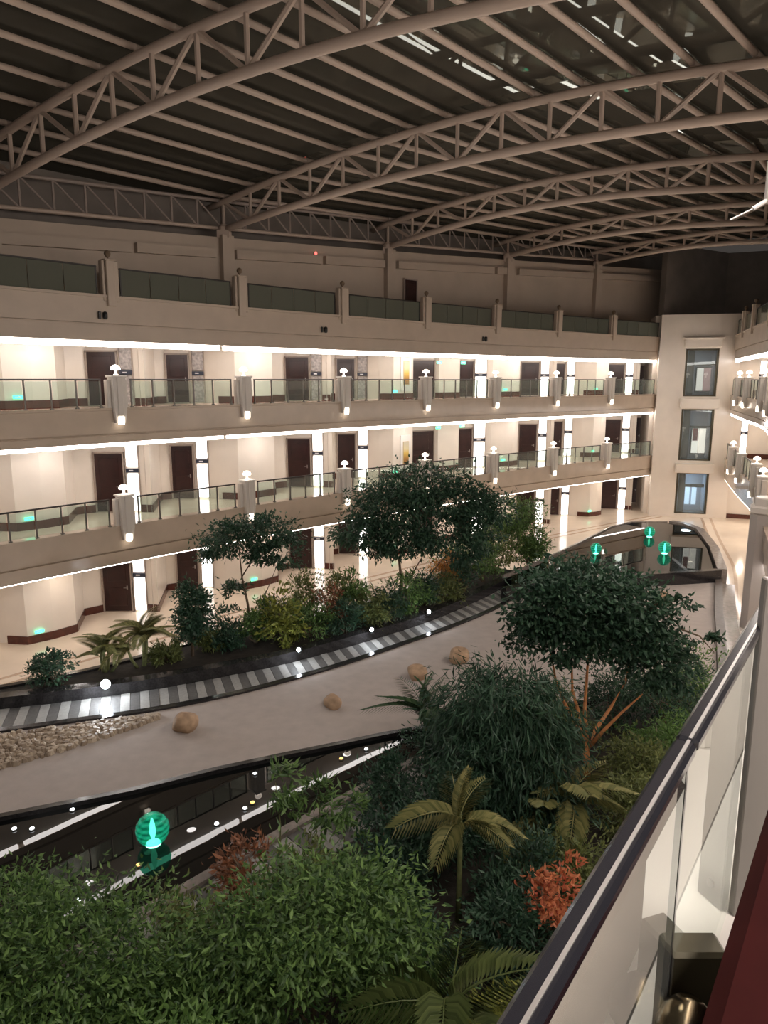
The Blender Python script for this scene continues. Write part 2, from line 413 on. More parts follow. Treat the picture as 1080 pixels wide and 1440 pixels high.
for L in (0, 1, 2):
    z0, z1 = FLOOR[L], FBOT[L + 1] + .03
    dh = (2.35, 2.4, 2.15)[L]
    for bi, kb in enumerate(BK):
        saw = SAWC if bi == 3 else SAW
        nxt = (BK[bi + 1] - .24, 1.85) if bi + 1 < len(BK) else (8.4, 1.85)
        loc = [(kb + a, t) for a, t in saw] + [((nxt[0] + kb + 1.15) / 2, 1.75), (nxt[0] + (0 if bi + 1 < len(BK) else 0), 1.85)]
        pts = [tuple(W(FAR, k, t, 0).xy) for k, t in loc]
        if saw is SAW: sk = [(0, 2), (5, 8), (12, len(pts) - 1)]
        else: sk = [(0, 2), (3, 6), (10, len(pts) - 1)]
        o = wall_run(pts, z0, z1, M['wall'], skirt=sk)
        o['label'] = 'cream stone room wall of the %s, %s roof bay' % (LEV[L], ORD[bi])
        if bi == 0: continue
        S = SET[bi - 1]
        if saw is SAW:
            add_door(pts[2], pts[3], z0, dh, 'dark mahogany door, first of the %s pair from the left, %s' % (S, LEV[L]))
            add_door(pts[8], pts[9], z0, dh, 'dark mahogany door, second of the %s pair from the left, %s' % (S, LEV[L]))
            lit = not (L == 2 and bi in (1, 2))
            tw = 'white glowing wall panel' if lit else 'unlit patterned wall panel'
            add_panel(pts[4], pts[5], z0 + .02, z1 - z0 - .12, '%s beside first door of %s pair from the left, %s' % (tw, S, LEV[L]), lit)
            add_panel(pts[10], pts[11], z0 + .02, z1 - z0 - .12, '%s beside second door of %s pair from the left, %s' % (tw, S, LEV[L]), lit)
        else:
            add_door(pts[2], pts[3], z0, dh, 'wide dark service door right of the gold picture, %s' % LEV[L])
            add_door(pts[6], pts[7], z0, dh, 'single dark door just right of the wide service door, %s' % LEV[L])
            add_panel(pts[8], pts[9], z0 + .02, z1 - z0 - .12, 'white glowing wall panel right of the wide service door, %s' % LEV[L])
            if L:
                c, wd, a = frame_at(W(FAR, kb - .42, 1.79, 0).xy, W(FAR, kb - .28, 1.82, 0).xy)
                t = thing('framed_picture', 'gold landscape picture in white mount beside service door, %s' % LEV[L], 'picture', (c.x, c.y, z0 + 1.35), a)
                MB().box((0, -.03, 0), (.78, .05, 1.9)).build('mount', M['white_paint'], t, bevel=.01)
                MB().box((0, -.065, 0), (.44, .03, 1.25)).build('frame', M['gold'], t, bevel=.01)
                MB().box((0, -.085, 0), (.36, .012, 1.15)).build('print', M['painting'], t)
                for q, kk in enumerate((kb + .05, kb + .40)):
                    e = W(FAR, kk, 1.5, z1 - .42)
                    add_exit(e, FAR(kk)[1], 'green exit sign hanging under the ceiling %s service door, %s' % (('before the', 'right of the')[q], LEV[L]), 1.25)
        # low exit sign on the projecting wall left of the pair
        kk = kb - .50
        add_exit(W(FAR, kk, 1.74, z0 + .42), FAR(kk)[1], 'low green exit sign on the wall left of the %s door pair, %s' % (S, LEV[L]), 1.1)
    # ceiling lights in this storey
    for kk in np.arange(-1.2, 6.9, .84):
        p = W(FAR, kk, 1.1, z1 - .10)
        light_area('gallery_light', p, .4, .4, P_GROUND if L == 0 else P_CEIL, (1, .86, .70) if L == 0 else (1, .95, .92), (0, 0, FAR(kk)[1]))
# right gallery room walls
for L in (0, 1, 2):
    z0, z1 = FLOOR[L], FBOT[L + 1] + .03
    kend = 6.0 if L == 2 else RK1
    pts = [tuple(W(RIGHT, k, 2.9, 0).xy) for k in krange(0.02, kend, .5)]
    o = wall_run(pts, z0, z1, M['wall'], skirt=[(0, len(pts) - 1)], names='wall_right')
    o['label'] = 'cream stone room wall of the near side, ' + LEV[L]
    for q, kk in enumerate((.55, 1.7, 3.0, 4.3)):
        a, b = W(RIGHT, kk + .14, 2.88, 0).xy, W(RIGHT, kk + .40, 2.88, 0).xy
        add_door(a, b, z0, (2.35, 2.4, 2.15)[L], 'dark mahogany door, %s from the lift tower on the near side, %s' % (ORD[q], LEV[L]))
    for kk in np.arange(.6, kend - .3, 1.3):
        p = W(RIGHT, kk, 1.2, z1 - .10)
        light_area('gallery_light', p, .4, .4, P_GROUND * (3.4 if L == 0 else 2.0), (1, .86, .70), (0, 0, RIGHT(kk)[1]))

# added unseen fill lights along the near top gallery edge, aimed at court and roof
for kk in np.arange(6.4, 12.1, .95):
    p = W(RIGHT, kk, -.1, 12.5); q = W(RIGHT, kk, -13, 2.0)
    e = (q - p).to_track_quat('-Z', 'Y').to_euler()
    light_area('court_fill', p, 1.0, .35, P_FILL, (1, .89, .80), e)
    e = (W(RIGHT, kk, -9, 17) - p).to_track_quat('-Z', 'Y').to_euler()
    light_area('roof_fill', p + Vector((0, 0, .3)), 1.0, .35, P_FILL * .42, (1, .86, .74), e)

# top storey: upper wall with ledge and piers, near wall behind, dark end wall
def ztop(k): return 14.74 + .355 * k - .007 * k * k
rows = []
for k in krange(K0, 7.7, .25):
    zt = ztop(k); rows.append([W(FAR, k, 2.0, 12.1), W(FAR, k, 2.0, zt), W(FAR, k, 2.4, zt), W(FAR, k, 2.4, 12.1)])
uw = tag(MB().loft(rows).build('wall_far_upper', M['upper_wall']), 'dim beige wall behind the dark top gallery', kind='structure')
LED = [(-2.6, -1.45), (-1.35, .35), (.38, 1.02), (1.2, 2.05), (2.09, 2.78), (2.95, 4.3), (4.35, 4.6), (4.7, 6.0), (6.15, 7.6)]
for a, b in LED:
    rows = []
    for k in krange(a, b, .25):
        zt = ztop(k); rows.append([W(FAR, k, 2.0, zt - .84), W(FAR, k, 2.0, zt - .48), W(FAR, k, 1.76, zt - .48), W(FAR, k, 1.76, zt - .84)])
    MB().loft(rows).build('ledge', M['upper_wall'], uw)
TK = [-2.24, -.56, 1.12, 2.85, 4.55, 6.1]
for k in TK:
    p = W(FAR, k, 1.86, 0); zt = ztop(k) + .05
    MB().box((p.x, p.y, (12.1 + zt) / 2), (.55, .30, zt - 12.1), Matrix.Rotation(FAR(k)[1], 3, 'Z')).build('pier', M['upper_wall'], uw)
c, wd, a = frame_at(W(FAR, 3.04, 1.98, 0).xy, W(FAR, 3.22, 1.98, 0).xy)
t = thing('door_90', 'tall dark door in the wall of the unlit top gallery', None, (c.x, c.y, 12.16), a, kind='structure')
for nm, me in door_mesh(.95, 2.3).items(): obj(nm, me, t)
p = W(FAR, 2.0, 1.995, 15.0)
t = thing('alarm_light', 'small red alarm light on the upper wall', 'light', p, FAR(2)[1])
MB().box((0, -.03, -.05), (.16, .06, .34)).build('housing', M['black'], t, bevel=.01)
MB().lathe([(.07, 0), (.07, .03), (.04, .06)], (0, 0, 0), 10).build('lens', M['red_light'], t, loc=(0, -.07, .05)).rotation_euler = (math.radians(90), 0, 0)
# end wall above the lift tower, shadow put into its dark colour, and upper near side wall
tag(MB().prism([tuple(W(FAR, 6.98, 0.0, 0).xy), (24.5, 53.0), (33, 49.5), (33, 50), (24.5, 53.5), tuple(W(FAR, 6.98, .4, 0).xy)], 12.15, 18.2).build('wall_end', M['charcoal_wall']), 'end wall above the lift tower, darkened in colour for shadow', kind='structure')
pts = [tuple(W(RIGHT, k, 2.9, 0).xy) for k in krange(0.0, RK1, .5)]
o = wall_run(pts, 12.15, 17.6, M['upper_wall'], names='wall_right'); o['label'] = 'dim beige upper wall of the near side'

# ------------------------------------------------------------------ lift tower
TA, TB = Vector((18.55, 49.0)), Vector((23.45, 47.9))
ta = math.atan2(TB.y - TA.y, TB.x - TA.x); TL = (TB - TA).length
tower = thing('wall_tower', 'cream stone lift tower at the end of the garden', None, (TA.x, TA.y, 0), ta, kind='structure')
WX0, WX1 = 1.66, 3.74
WIN = [(8.25, 11.38), (3.92, 7.4), (.22, 3.08)]
m = MB()
m.box((WX0 / 2, .35, 6.8), (WX0, .7, 13.6)).box(((WX1 + TL) / 2, .35, 6.8), (TL - WX1, .7, 13.6))
zs = [0, .22, 3.08, 3.92, 7.4, 8.25, 11.38, 13.6]
for a, b in ((0, .22), (3.08, 3.92), (7.4, 8.25), (11.38, 13.6)):
    m.box(((WX0 + WX1) / 2, .35, (a + b) / 2), (WX1 - WX0, .7, b - a))
m.box((-.15, 2.8, 6.8), (.3, 4.2, 13.6)).box((TL + .0, 2.8, 6.8), (.3, 4.2, 13.6))
m.build('tower_face', M['wall'], tower)
m = MB()
for a, b in ((3.1, 3.75), (7.45, 8.1)):
    m.box(((WX0 + WX1) / 2, -.25, (a + b) / 2), (WX1 - WX0 + .3, .5, b - a))
m.build('balcony_band', M['wall'], tower, bevel=.02)
MB().box(((WX0 + WX1) / 2, -.10, 11.75), (WX1 - WX0 + .2, .2, .55)).box(((WX0 + WX1) / 2, -.14, 12.05), (WX1 - WX0 + .45, .28, .12)).build('lintel', M['wall'], tower, bevel=.02)
for wi, (a, b) in enumerate(WIN):
    wn = thing('window_%d' % (wi + 1), ('top', 'middle', 'lowest')[wi] + ' tall lift window in the cream tower', None, (0, 0, 0), 0, kind='structure')
    wn.location = (TA.x, TA.y, 0); wn.rotation_euler = (0, 0, ta)
    xm = (WX0 + WX1) / 2; h = b - a
    MB().box((WX0 + .07, .25, (a + b) / 2), (.14, .3, h)).box((WX1 - .06, .25, (a + b) / 2), (.12, .3, h)).box((xm, .25, b - .05), (WX1 - WX0, .3, .10)).box((xm, .25, a + .04), (WX1 - WX0, .3, .08)).build('frame', M['olive'], wn)
    MB().box((xm, .25, (a + b) / 2), (WX1 - WX0 - .24, .02, h - .16)).build('pane', M['lift_glass'], wn)
    MB().box((xm, 2.4, (a + b) / 2), (WX1 - WX0 + .4, .1, h + .3)).box((WX0 + .2, 1.4, (a + b) / 2), (.1, 1.9, h)).box((WX1 + .1, 1.4, (a + b) / 2), (.1, 1.9, h)).build('shaft_back', plain('shaft grey', (.30, .29, .30), .6) if wi < 2 else plain('shaft blue grey', (.42, .47, .55), .5), wn)
    MB().box((WX0 + .42, .62, (a + b) / 2), (.52, .2, h)).build('guide_rail', M['olive'], wn)
    if wi < 2:
        xm += .18; zc = a + h * (.36 if wi == 0 else .34); hh = h * .5
        MB().box((xm + .42, 2.3, zc), (1.0, .1, hh + .2)).build('lift_door_frame', M['olive'], wn)
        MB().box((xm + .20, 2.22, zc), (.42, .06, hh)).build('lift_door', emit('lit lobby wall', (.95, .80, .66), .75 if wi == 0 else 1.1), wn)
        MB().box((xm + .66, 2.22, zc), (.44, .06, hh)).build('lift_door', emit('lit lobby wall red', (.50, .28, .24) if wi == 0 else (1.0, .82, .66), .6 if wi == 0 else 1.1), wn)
        if wi == 1: MB().box((xm + .18, 2.18, zc + hh * .25), (.34, .04, hh * .5)).build('poster', plain('red poster', (.45, .08, .05), .5), wn)
        MB().box((xm + .1, .9, zc + hh * .62), (1.6, .12, .12)).build('cross_beam', M['olive'], wn)
    else:
        MB().box((xm + .1, .7, a + h * .66), (1.6, .12, .22)).build('cross_beam', M['olive'], wn)
        for dx in (-.35, .15, .6):
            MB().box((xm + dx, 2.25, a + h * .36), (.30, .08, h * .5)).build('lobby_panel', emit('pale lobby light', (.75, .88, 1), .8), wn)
    light_area('shaft_light', (TA.x + math.cos(ta) * xm - math.sin(ta) * 1.3, TA.y + math.sin(ta) * xm + math.cos(ta) * 1.3, b - .1), .8, .8, 8 if wi < 2 else 22, (.9, .95, 1), (0, 0, 0))

# closing wall between the tower and the near side rooms
ca, cb = Vector((23.5, 48.2)), Vector((27.6, 46.6))
o = wall_run([tuple(ca), tuple(ca.lerp(cb, .5)), tuple(cb)], 0, 12.1, M['wall'], skirt=None, names='wall_right'); o['label'] = 'cream end wall right of the lift tower'
def cw(f): return tuple(ca.lerp(cb, f) - Vector((.02, .02)))
for L in (0, 1, 2):
    MB().box((*(ca.lerp(cb, .5) - Vector((.02, .05))), FLOOR[L] + .15), (4.2, .06, .3), Matrix.Rotation(math.atan2((cb - ca).y, (cb - ca).x), 3, 'Z')).build('baseboard', M['skirting'], o)
add_panel(cw(.12), cw(.22), FLOOR[1] + .02, 2.9, 'white glowing wall panel on the end wall right of the lift tower, first gallery')
add_panel(cw(.30), cw(.40), FLOOR[2] + .02, 2.2, 'white glowing wall panel on the end wall right of the lift tower, second gallery')
for L in (0, 1, 2):
    light_area('gallery_light', (24.6, 46.4, FBOT[L + 1] - .05), .4, .4, P_GROUND * 1.2, (1, .86, .72))

# ------------------------------------------------------------------ roof: trusses, purlins, glazing
DH = math.radians(10)
SPAN = [26, 26, 25, 18.0, 13.6, 11.2]
ZB0 = [15.2, 15.25, 15.42, 15.86, 16.41, 16.75]
RISE = [1.25, 1.25, .85, .8, .45, .35]
DEP0 = [1.3, 1.3, 1.08, 1.1, .85, .75]
DEP1 = [1.4, 1.35, 1.28, .95, .75, .65]
NODE = 1.5
def truss_pt(j, u, top):
    p = W(FAR, TK[j], 2.0, 0); a = FAR(TK[j])[1] + DH
    S = SPAN[j]; f = 1 - ((u - S / 2) / (S / 2)) ** 2
    z = ZB0[j] + RISE[j] * f
    if top: z += DEP0[j] + (DEP1[j] - DEP0[j]) * max(0, f)
    return Vector((p.x + u * math.sin(a), p.y - u * math.cos(a), z))
TN = [int(s / NODE / 2) * 2 for s in SPAN]
TLAB = ['arched pale steel roof truss above the viewer', 'large arched pale steel roof truss, nearest one spanning the picture top', 'arched roof truss second nearest, ending over the second post of the top gallery', 'arched roof truss, third nearest, ending near the dark upper door', 'arched roof truss, fourth nearest, toward the lift tower', 'arched roof truss, farthest, just before the dark end wall']
def strut(j, a, b, r, par):
    c = (a + b) / 2
    MB().tube([a, b], r, 6).build('strut', M['truss'], par)
for j in range(len(TK)):
    t = thing('roof_truss', TLAB[j], 'roof truss', (0, 0, 0), 0, 'arched roof trusses')
    n = TN[j]; du = SPAN[j] / n
    us = [SPAN[j] * i / 40 for i in range(41)]
    MB().tube([truss_pt(j, u, 0) for u in us], .135, 10).build('bottom_chord', M['truss'], t, smooth=True)
    MB().tube([truss_pt(j, u, 1) for u in [-1.0] + us + [SPAN[j] + .8]], .13, 10).build('top_chord', M['truss'], t, smooth=True)
    for i in range(n + 1):
        strut(j, truss_pt(j, i * du, 0), truss_pt(j, i * du, 1), .07, t)
    for i in range(0, n + 1, 2):
        if i > 0: strut(j, truss_pt(j, i * du, 1), truss_pt(j, (i - 1) * du, 0), .075, t)
        if i < n: strut(j, truss_pt(j, i * du, 1), truss_pt(j, (i + 1) * du, 0), .075, t)
    if j: # bearing on the wall pier
        p = truss_pt(j, 0, 0); MB().box((p.x, p.y, p.z - .18), (.5, .5, .3)).lathe([(.2, -.2), (.24, -.05), (.24, .1), (.16, .2)], p, 10).build('bearing', M['truss'], t)
ceil = thing('ceiling', 'dark glazed roof over the garden court', None, (0, 0, 0), 0, kind='structure')
for j in range(len(TK) - 1):
    nmax = max(TN[j], TN[j + 1])
    def node(jj, i, dz): return truss_pt(jj, min(i * NODE, 26.5), 1) + Vector((0, 0, dz)) if i * NODE <= SPAN[jj] + 1.6 else None
    for i in range(-1, nmax + 2):
        a, b = node(j, i, .24), node(j + 1, i, .24)
        if a is None: continue
        if b is None:
            b = truss_pt(j + 1, SPAN[j + 1] + .8, 1) + Vector((0, 0, .24))
            a2 = a
        MB().tube([a, b], .092, 8).build('purlin', M['truss'], ceil, smooth=True)
        c, d = node(j, i + 1, .24), node(j + 1, i + 1, .24)
        if c is None: continue
        if d is None: d = b + (c - a) * .02
        up = Vector((0, 0, .14))
        q = [v + up for v in (a, b, d, c)]
        m = MB(); m.add([*q, *[v + Vector((0, 0, .02)) for v in q]], [(3, 2, 1, 0), (4, 5, 6, 7), (0, 1, 5, 4), (1, 2, 6, 5), (2, 3, 7, 6), (3, 0, 4, 7)])
        m.build('roof_pane', M['roof_glass'], ceil)
# bay beyond the last truss up to the end wall
for i in range(-1, TN[-1] + 1):
    a = truss_pt(5, i * NODE, 1) + Vector((0, 0, .24)); d = Vector((math.cos(FAR(6.3)[1]), math.sin(FAR(6.3)[1]), .02)) * 6.5
    c = truss_pt(5, (i + 1) * NODE, 1) + Vector((0, 0, .24))
    MB().tube([a, a + d], .092, 8).build('purlin', M['truss'], ceil, smooth=True)
    q = [v + Vector((0, 0, .14)) for v in (a, a + d, c + d, c)]
    m = MB(); m.add([*q, *[v + Vector((0, 0, .02)) for v in q]], [(3, 2, 1, 0), (4, 5, 6, 7), (0, 1, 5, 4), (1, 2, 6, 5), (2, 3, 7, 6), (3, 0, 4, 7)]); m.build('roof_pane', M['roof_glass'], ceil)
# lattice edge trusses along the far wall between the arched trusses
for j in range(len(TK) - 1):
    t = thing('edge_truss', 'flat lattice edge truss on the far wall, %s bay from the left' % ORD[j], 'roof truss', (0, 0, 0), 0, 'lattice edge trusses')
    def ep(s, top):
        k = TK[j] + (TK[j + 1] - TK[j]) * s
        return W(FAR, k, 2.15, ztop(k) + (.38 if not top else 1.45))
    N = 8
    MB().tube([ep(i / N, 0) for i in range(N + 1)], .075, 8).build('bottom_chord', M['truss'], t, smooth=True)
    MB().tube([ep(i / N, 1) for i in range(N + 1)], .07, 8).build('top_chord', M['edge_steel'], t, smooth=True)
    for i in range(N + 1):
        MB().tube([ep(i / N, 0), ep(i / N, 1)], .045, 6).build('strut', M['edge_steel'], t)
        if i < N:
            a, b = (1, 0) if i % 2 == 0 else (0, 1)
            MB().tube([ep(i / N, 1), ep((i + 1) / N, 0)], .035, 6).build('strut', M['edge_steel'], t)
# roof side closure above the far wall (shade of the void put into its dark colour)
rows = []
for k in krange(K0, 7.9, .5):
    zt = ztop(k); rows.append([W(FAR, k, 3.2, zt - .3), W(FAR, k, 3.2, zt + 2.4), W(FAR, k, 3.3, zt + 2.4), W(FAR, k, 3.3, zt - .3)])
tag(MB().loft(rows).build('wall_roof_edge', M['charcoal_wall']), 'closing wall under the roof edge, darkened in colour for shade', kind='structure')

# ------------------------------------------------------------------ gallery posts, lamps, railings
def make_post():
    t = thing('gallery_post')
    MB().box((0, 0, .52), (.46, .44, 1.16)).box((0, -.23, .42), (.20, .06, 1.36)).box((0, 0, -.05), (.46, .36, .1)).build('shaft', M['grey_post'], t, bevel=.02)
    MB().box((-.30, .08, .50), (.14, .24, 1.0)).box((.30, .08, .50), (.14, .24, 1.0)).build('side_fin', M['grey_post'], t, bevel=.02)
    MB().box((0, 0, 1.12), (.56, .50, .07)).build('cap', M['white_paint'], t, bevel=.015)
    MB().frustum((0, -.06, -.50), (.34, .22), (0, -.03, .0), (.46, .40)).build('bracket', M['grey_post'], t)
    MB().box((0, -.19, -.40), (.20, .14, .30)).build('lantern', M['lantern'], t, bevel=.03)
    return t
def make_lamp():
    t = thing('mushroom_lamp')
    MB().lathe([(.10, 0), (.10, .03), (.05, .06), (.045, .20), (.06, .24)], n=12).build('stem', M['lamp'], t, smooth=True)
    MB().lathe([(.06, .22), (.20, .23), (.215, .29), (.18, .37), (.10, .43), (.02, .45)], n=16).build('shade', M['lamp'], t, smooth=True)
    return t
post0, lamp0 = make_post(), make_lamp()
lamp0.scale = (.78, .78, .8)
used = [False, False]
def place(proto, i, loc, rz, label, cat, group):
    o = copy_tree(proto) if used[i] else proto
    used[i] = True
    o.location = loc; o.rotation_euler = (0, 0, rz); tag(o, label, cat, group); return o
def railing(E, k0, k1, zf, label, n=5, glassm=None, ends=(.10, .10), h=.97, rail=None, curb=.03, group='glass railings of the galleries', post=True):
    t = thing('glass_railing', label, 'railing', (0, 0, 0), 0, group)
    ka, kb = k0 + ends[0], k1 - ends[1]
    A, B = W(E, ka, .10, 0), W(E, kb, .10, 0)
    d = (B - A); Ln = d.length; a = math.atan2(d.y, d.x); R = Matrix.Rotation(a, 3, 'Z')
    mid = (A + B) / 2
    t.location = (mid.x, mid.y, zf + curb); t.rotation_euler = (0, 0, a)
    MB().box((0, 0, h), (Ln, .07, .055)).build('handrail', rail or M['dark_rail'], t, bevel=.012)
    pm = MB().box((0, 0, h / 2), (.045, .05, h)).box((0, 0, .02), (.10, .10, .04)).mesh('baluster', M['baluster'] if post else M['dark_rail'])
    gm = MB().box((0, 0, h / 2 + .01), (Ln / n - .10 if post else Ln / n - .03, .014, h - (.12 if post else .02))).mesh('glass_pane', glassm or M['glass'])
    for i in range(n + 1):
        if post or i in (0, n): obj('baluster', pm, t, (-Ln / 2 + .03 + (Ln - .06) * i / n, 0, 0))
        if i < n: obj('glass_pane', gm, t, (-Ln / 2 + Ln * (i + .5) / n, 0, 0))
    return t
def nth(i): return ORD[i] if i < 8 else 'ninth'
LV2 = {1: 'first gallery', 2: 'second gallery'}
for L in (1, 2):
    for i, k in enumerate(range(-1, 7)):
        rz = FAR(k)[1]
        where = 'just outside the left end' if i == 0 else '%s from the left' % ORD[i - 1]
        p = W(FAR, k, .02, FLOOR[L])
        if i: place(post0, 0, p, rz, 'grey stone railing post with small lantern, %s, far side %s' % (where, LV2[L]), 'post', 'stone posts of the gallery railings')
        if i: place(lamp0, 1, (p.x, p.y, p.z + 1.155), rz, 'glowing mushroom lamp on the post %s, far side %s' % (where, LV2[L]), 'lamp', 'mushroom lamps on the railing posts')
        k1 = k + 1 if k < 6 else K1
        railing(FAR, k, k1, FLOOR[L], ('clear glass railing right of the post %s, far side %s' % (where, LV2[L])) if i else 'leftmost clear glass railing, far side %s' % LV2[L], 5 if k < 6 else 4, ends=(.10, .10 if k < 6 else .02))
    kr = range(1, 5)
    for i, k in enumerate(kr):
        if L == 1 and k == 5: continue
        rz = RIGHT(k)[1]
        p = W(RIGHT, k, .02, FLOOR[L])
        place(post0, 0, p, rz, 'grey stone railing post, %s from the lift tower, near side %s' % (ORD[i], LV2[L]), 'post', 'stone posts of the gallery railings')
        place(lamp0, 1, (p.x, p.y, p.z + 1.155), rz, 'glowing mushroom lamp on the post %s from the lift tower, near side %s' % (ORD[i], LV2[L]), 'lamp', 'mushroom lamps on the railing posts')
        railing(RIGHT, k - 1, k, FLOOR[L], 'clear glass railing before the post %s from the lift tower, near side %s' % (ORD[i], LV2[L]), 4, ends=(.02 if i == 0 else .1, .1))
def make_top_post():
    t = thing('top_gallery_post')
    MB().box((0, 0, .42), (.30, .34, 1.5)).box((-.22, .04, .50), (.10, .24, 1.34)).box((.24, .04, .50), (.16, .24, 1.34)).build('shaft', M['fascia_top'], t, bevel=.02)
    MB().box((.0, 0, 1.185), (.40, .40, .05)).build('cap', M['fascia_top'], t, bevel=.01)
    MB().lathe([(.03, 0), (.03, .06), (.09, .12), (.11, .19), (.09, .26), (.02, .30)], (0, 0, 1.21), 12).build('finial', M['bark'], t, smooth=True)
    return t
tp0 = make_top_post()
for i, k in enumerate(range(-1, 7)):
    where = 'just outside the left end' if i == 0 else '%s from the left' % ORD[i - 1]
    if i:
        o = tp0 if i == 1 else copy_tree(tp0)
        o.location = W(FAR, k, .05, FLOOR[3]); o.rotation_euler = (0, 0, FAR(k)[1])
        tag(o, 'beige post with dark ball finial, %s, dark top gallery' % where, 'post', 'posts of the dark top gallery')
    railing(FAR, k, k + 1 if k < 6 else K1, FLOOR[3], ('smoky glass railing right of the finial post %s, dark top gallery' % where) if i else 'leftmost smoky glass railing of the dark top gallery', 4, M['green_glass'], (.075, .075 if k < 6 else .01), .92, group='smoky glass railings of the top gallery', post=False)
for i, k in enumerate((1, 2, 3)):
    o = copy_tree(tp0); o.location = W(RIGHT, k, .05, FLOOR[3]); o.rotation_euler = (0, 0, RIGHT(k)[1])
    tag(o, 'beige post with dark ball finial, %s from the lift tower on the near side' % ORD[i], 'post', 'posts of the dark top gallery')
    railing(RIGHT, k - 1, k, FLOOR[3], 'smoky glass railing before the finial post %s from the lift tower' % ORD[i], 3, M['green_glass'], (.06, .06), .92, group='smoky glass railings of the top gallery', post=False)
# paired black fixtures on the top fascia
for i, kk in enumerate((-.07, 1.78, 3.80)):
    t = thing('fascia_fixture', 'pair of small black fixtures on the top fascia, %s from the left' % ORD[i], 'fixture', W(FAR, kk, -.03, 11.50), FAR(kk)[1], 'black fixtures on the top fascia')
    MB().box((-.10, -.03, 0), (.09, .06, .24)).build('bracket', M['black'], t, bevel=.01)
    MB().lathe([(.05, 0), (.08, .05), (.08, .22), (.03, .26)], (.09, -.05, -.13), 10).build('housing', M['black'], t, smooth=True)
# tall white column of the near side
p = W(RIGHT, 5.0, .10, 0)
t = thing('white_column', 'tall pale column standing at the garden walk beside the near gallery', 'column', (p.x, p.y, 0), RIGHT(5)[1])
MB().box((0, 0, .1), (1.35, 1.35, .2)).build('base', M['white_paint'], t, bevel=.02)
MB().lathe([(.60, .2), (.60, 4.55)], n=10).build('shaft', M['column'], t)
MB().lathe([(.60, 4.55), (.68, 4.62), (.68, 4.80), (.52, 4.86), (.52, 5.12), (.46, 5.16)], n=6).build('capital', M['grey_post'], t)

# ------------------------------------------------------------------ garden: beds, path, sand, ponds
PU = [(-16.5, 17.2), (-13, 17.55), (-10.59, 18.29), (-8.66, 18.87), (-6.65, 19.62), (-4.7, 20.6), (-2.97, 21.6), (-.5, 23.55), (1.57, 25.41), (3.65, 27.82), (5.25, 30.0), (6.6, 32.0)]
PL = [(-16.2, 15.9), (-12.6, 16.35), (-9.99, 17.16), (-8.19, 17.75), (-6.28, 18.42), (-4.19, 19.5), (-1.7, 21.3), (.54, 23.3), (2.54, 25.2), (4.5, 27.4), (5.6, 29.2), (6.6, 31.2)]
def cr(P, n):
    out = []
    for i in range(len(P) - 1):
        Q = [Vector(P[max(0, min(len(P) - 1, i + j))]) for j in (-1, 0, 1, 2)]
        for s in range(n):
            t = s / n
            out.append(tuple(.5 * (2 * Q[1] + (Q[2] - Q[0]) * t + (2 * Q[0] - 5 * Q[1] + 4 * Q[2] - Q[3]) * t * t + (3 * Q[1] - Q[0] - 3 * Q[2] + Q[3]) * t ** 3)))
    out.append(tuple(P[-1])); return out
def offs(P, d):
    out = []
    for i, p in enumerate(P):
        t = (Vector(P[min(i + 1, len(P) - 1)]) - Vector(P[max(i - 1, 0)])).normalized(); out.append((p[0] - t.y * d, p[1] + t.x * d))
    return out
def ribbon(P, d0, d1, z0, z1):
    a, b = offs(P, d0), offs(P, d1)
    return MB().loft([[(*p, z0), (*q, z0), (*q, z1), (*p, z1)] for p, q in zip(a, b)])
pu, pl = cr(PU, 6), cr(PL, 6)
pu_path, pl_path = pu[:len(pu) - 6], pl[:len(pl) - 6]
path = tag(MB().prism(pu_path + pl_path[::-1], 0, .37).build('path', M['granite']), 'curved garden path of alternating pale and dark pavers', kind='structure')
# pavers, one by one
def arclen(P):
    s = [0]
    for a, b in zip(P, P[1:]): s.append(s[-1] + (Vector(b) - Vector(a)).length)
    return s
def at_s(P, s, q):
    i = max(0, min(len(P) - 2, int(np.searchsorted(s, q)) - 1)); f = (q - s[i]) / max(1e-6, s[i + 1] - s[i])
    return Vector(P[i]).lerp(Vector(P[i + 1]), f)
su, sl = arclen(pu_path), arclen(pl_path)
npv = int(su[-1] / .26)
for i in range(npv):
    a0, a1 = (i + .02) / npv, (i + .98) / npv
    q = [at_s(pl_path, sl, a0 * sl[-1]), at_s(pl_path, sl, a1 * sl[-1]), at_s(pu_path, su, a1 * su[-1]), at_s(pu_path, su, a0 * su[-1])]
    q = [tuple(v) for v in q]
    MB().prism(q, .365, .40 + .006 * (i % 3)).build('paver', M['pale_slab'] if i % 2 else M['dark_slab'], path)
tag(ribbon(pl, -.02, -.22, .0, .46).build('kerb', M['granite']), 'thin black granite kerb between path and sand', kind='structure')
tag(ribbon(pu, .02, .40, .0, .74).build('kerb', M['granite']), 'broad black granite kerb along the far planting bed', kind='structure')
# far planting bed
def taper(d):
    out = []
    for i, p in enumerate(pu):
        t = (Vector(pu[min(i + 1, len(pu) - 1)]) - Vector(pu[max(i - 1, 0)])).normalized()
        f = float(np.interp(p[0], [-12, -10.6, -8.7, -6.5, -4.8], [.9, 1.1, 1.6, 2.4, 2.9])) + d
        out.append((p[0] - t.y * f, p[1] + t.x * f))
    return out
bed_out = taper(0)
tag(MB().prism([p for p in offs(pu, .38)] + bed_out[::-1], 0, .55).build('planting_bed', M['soil']), 'dark soil of the far planting bed', kind='structure')
tag(MB().loft([[(*p, 0), (*q, 0), (*q, .62), (*p, .62)] for p, q in zip(taper(0), taper(.2))]).build('kerb', M['granite']), 'black granite kerb behind the far planting bed', kind='structure')
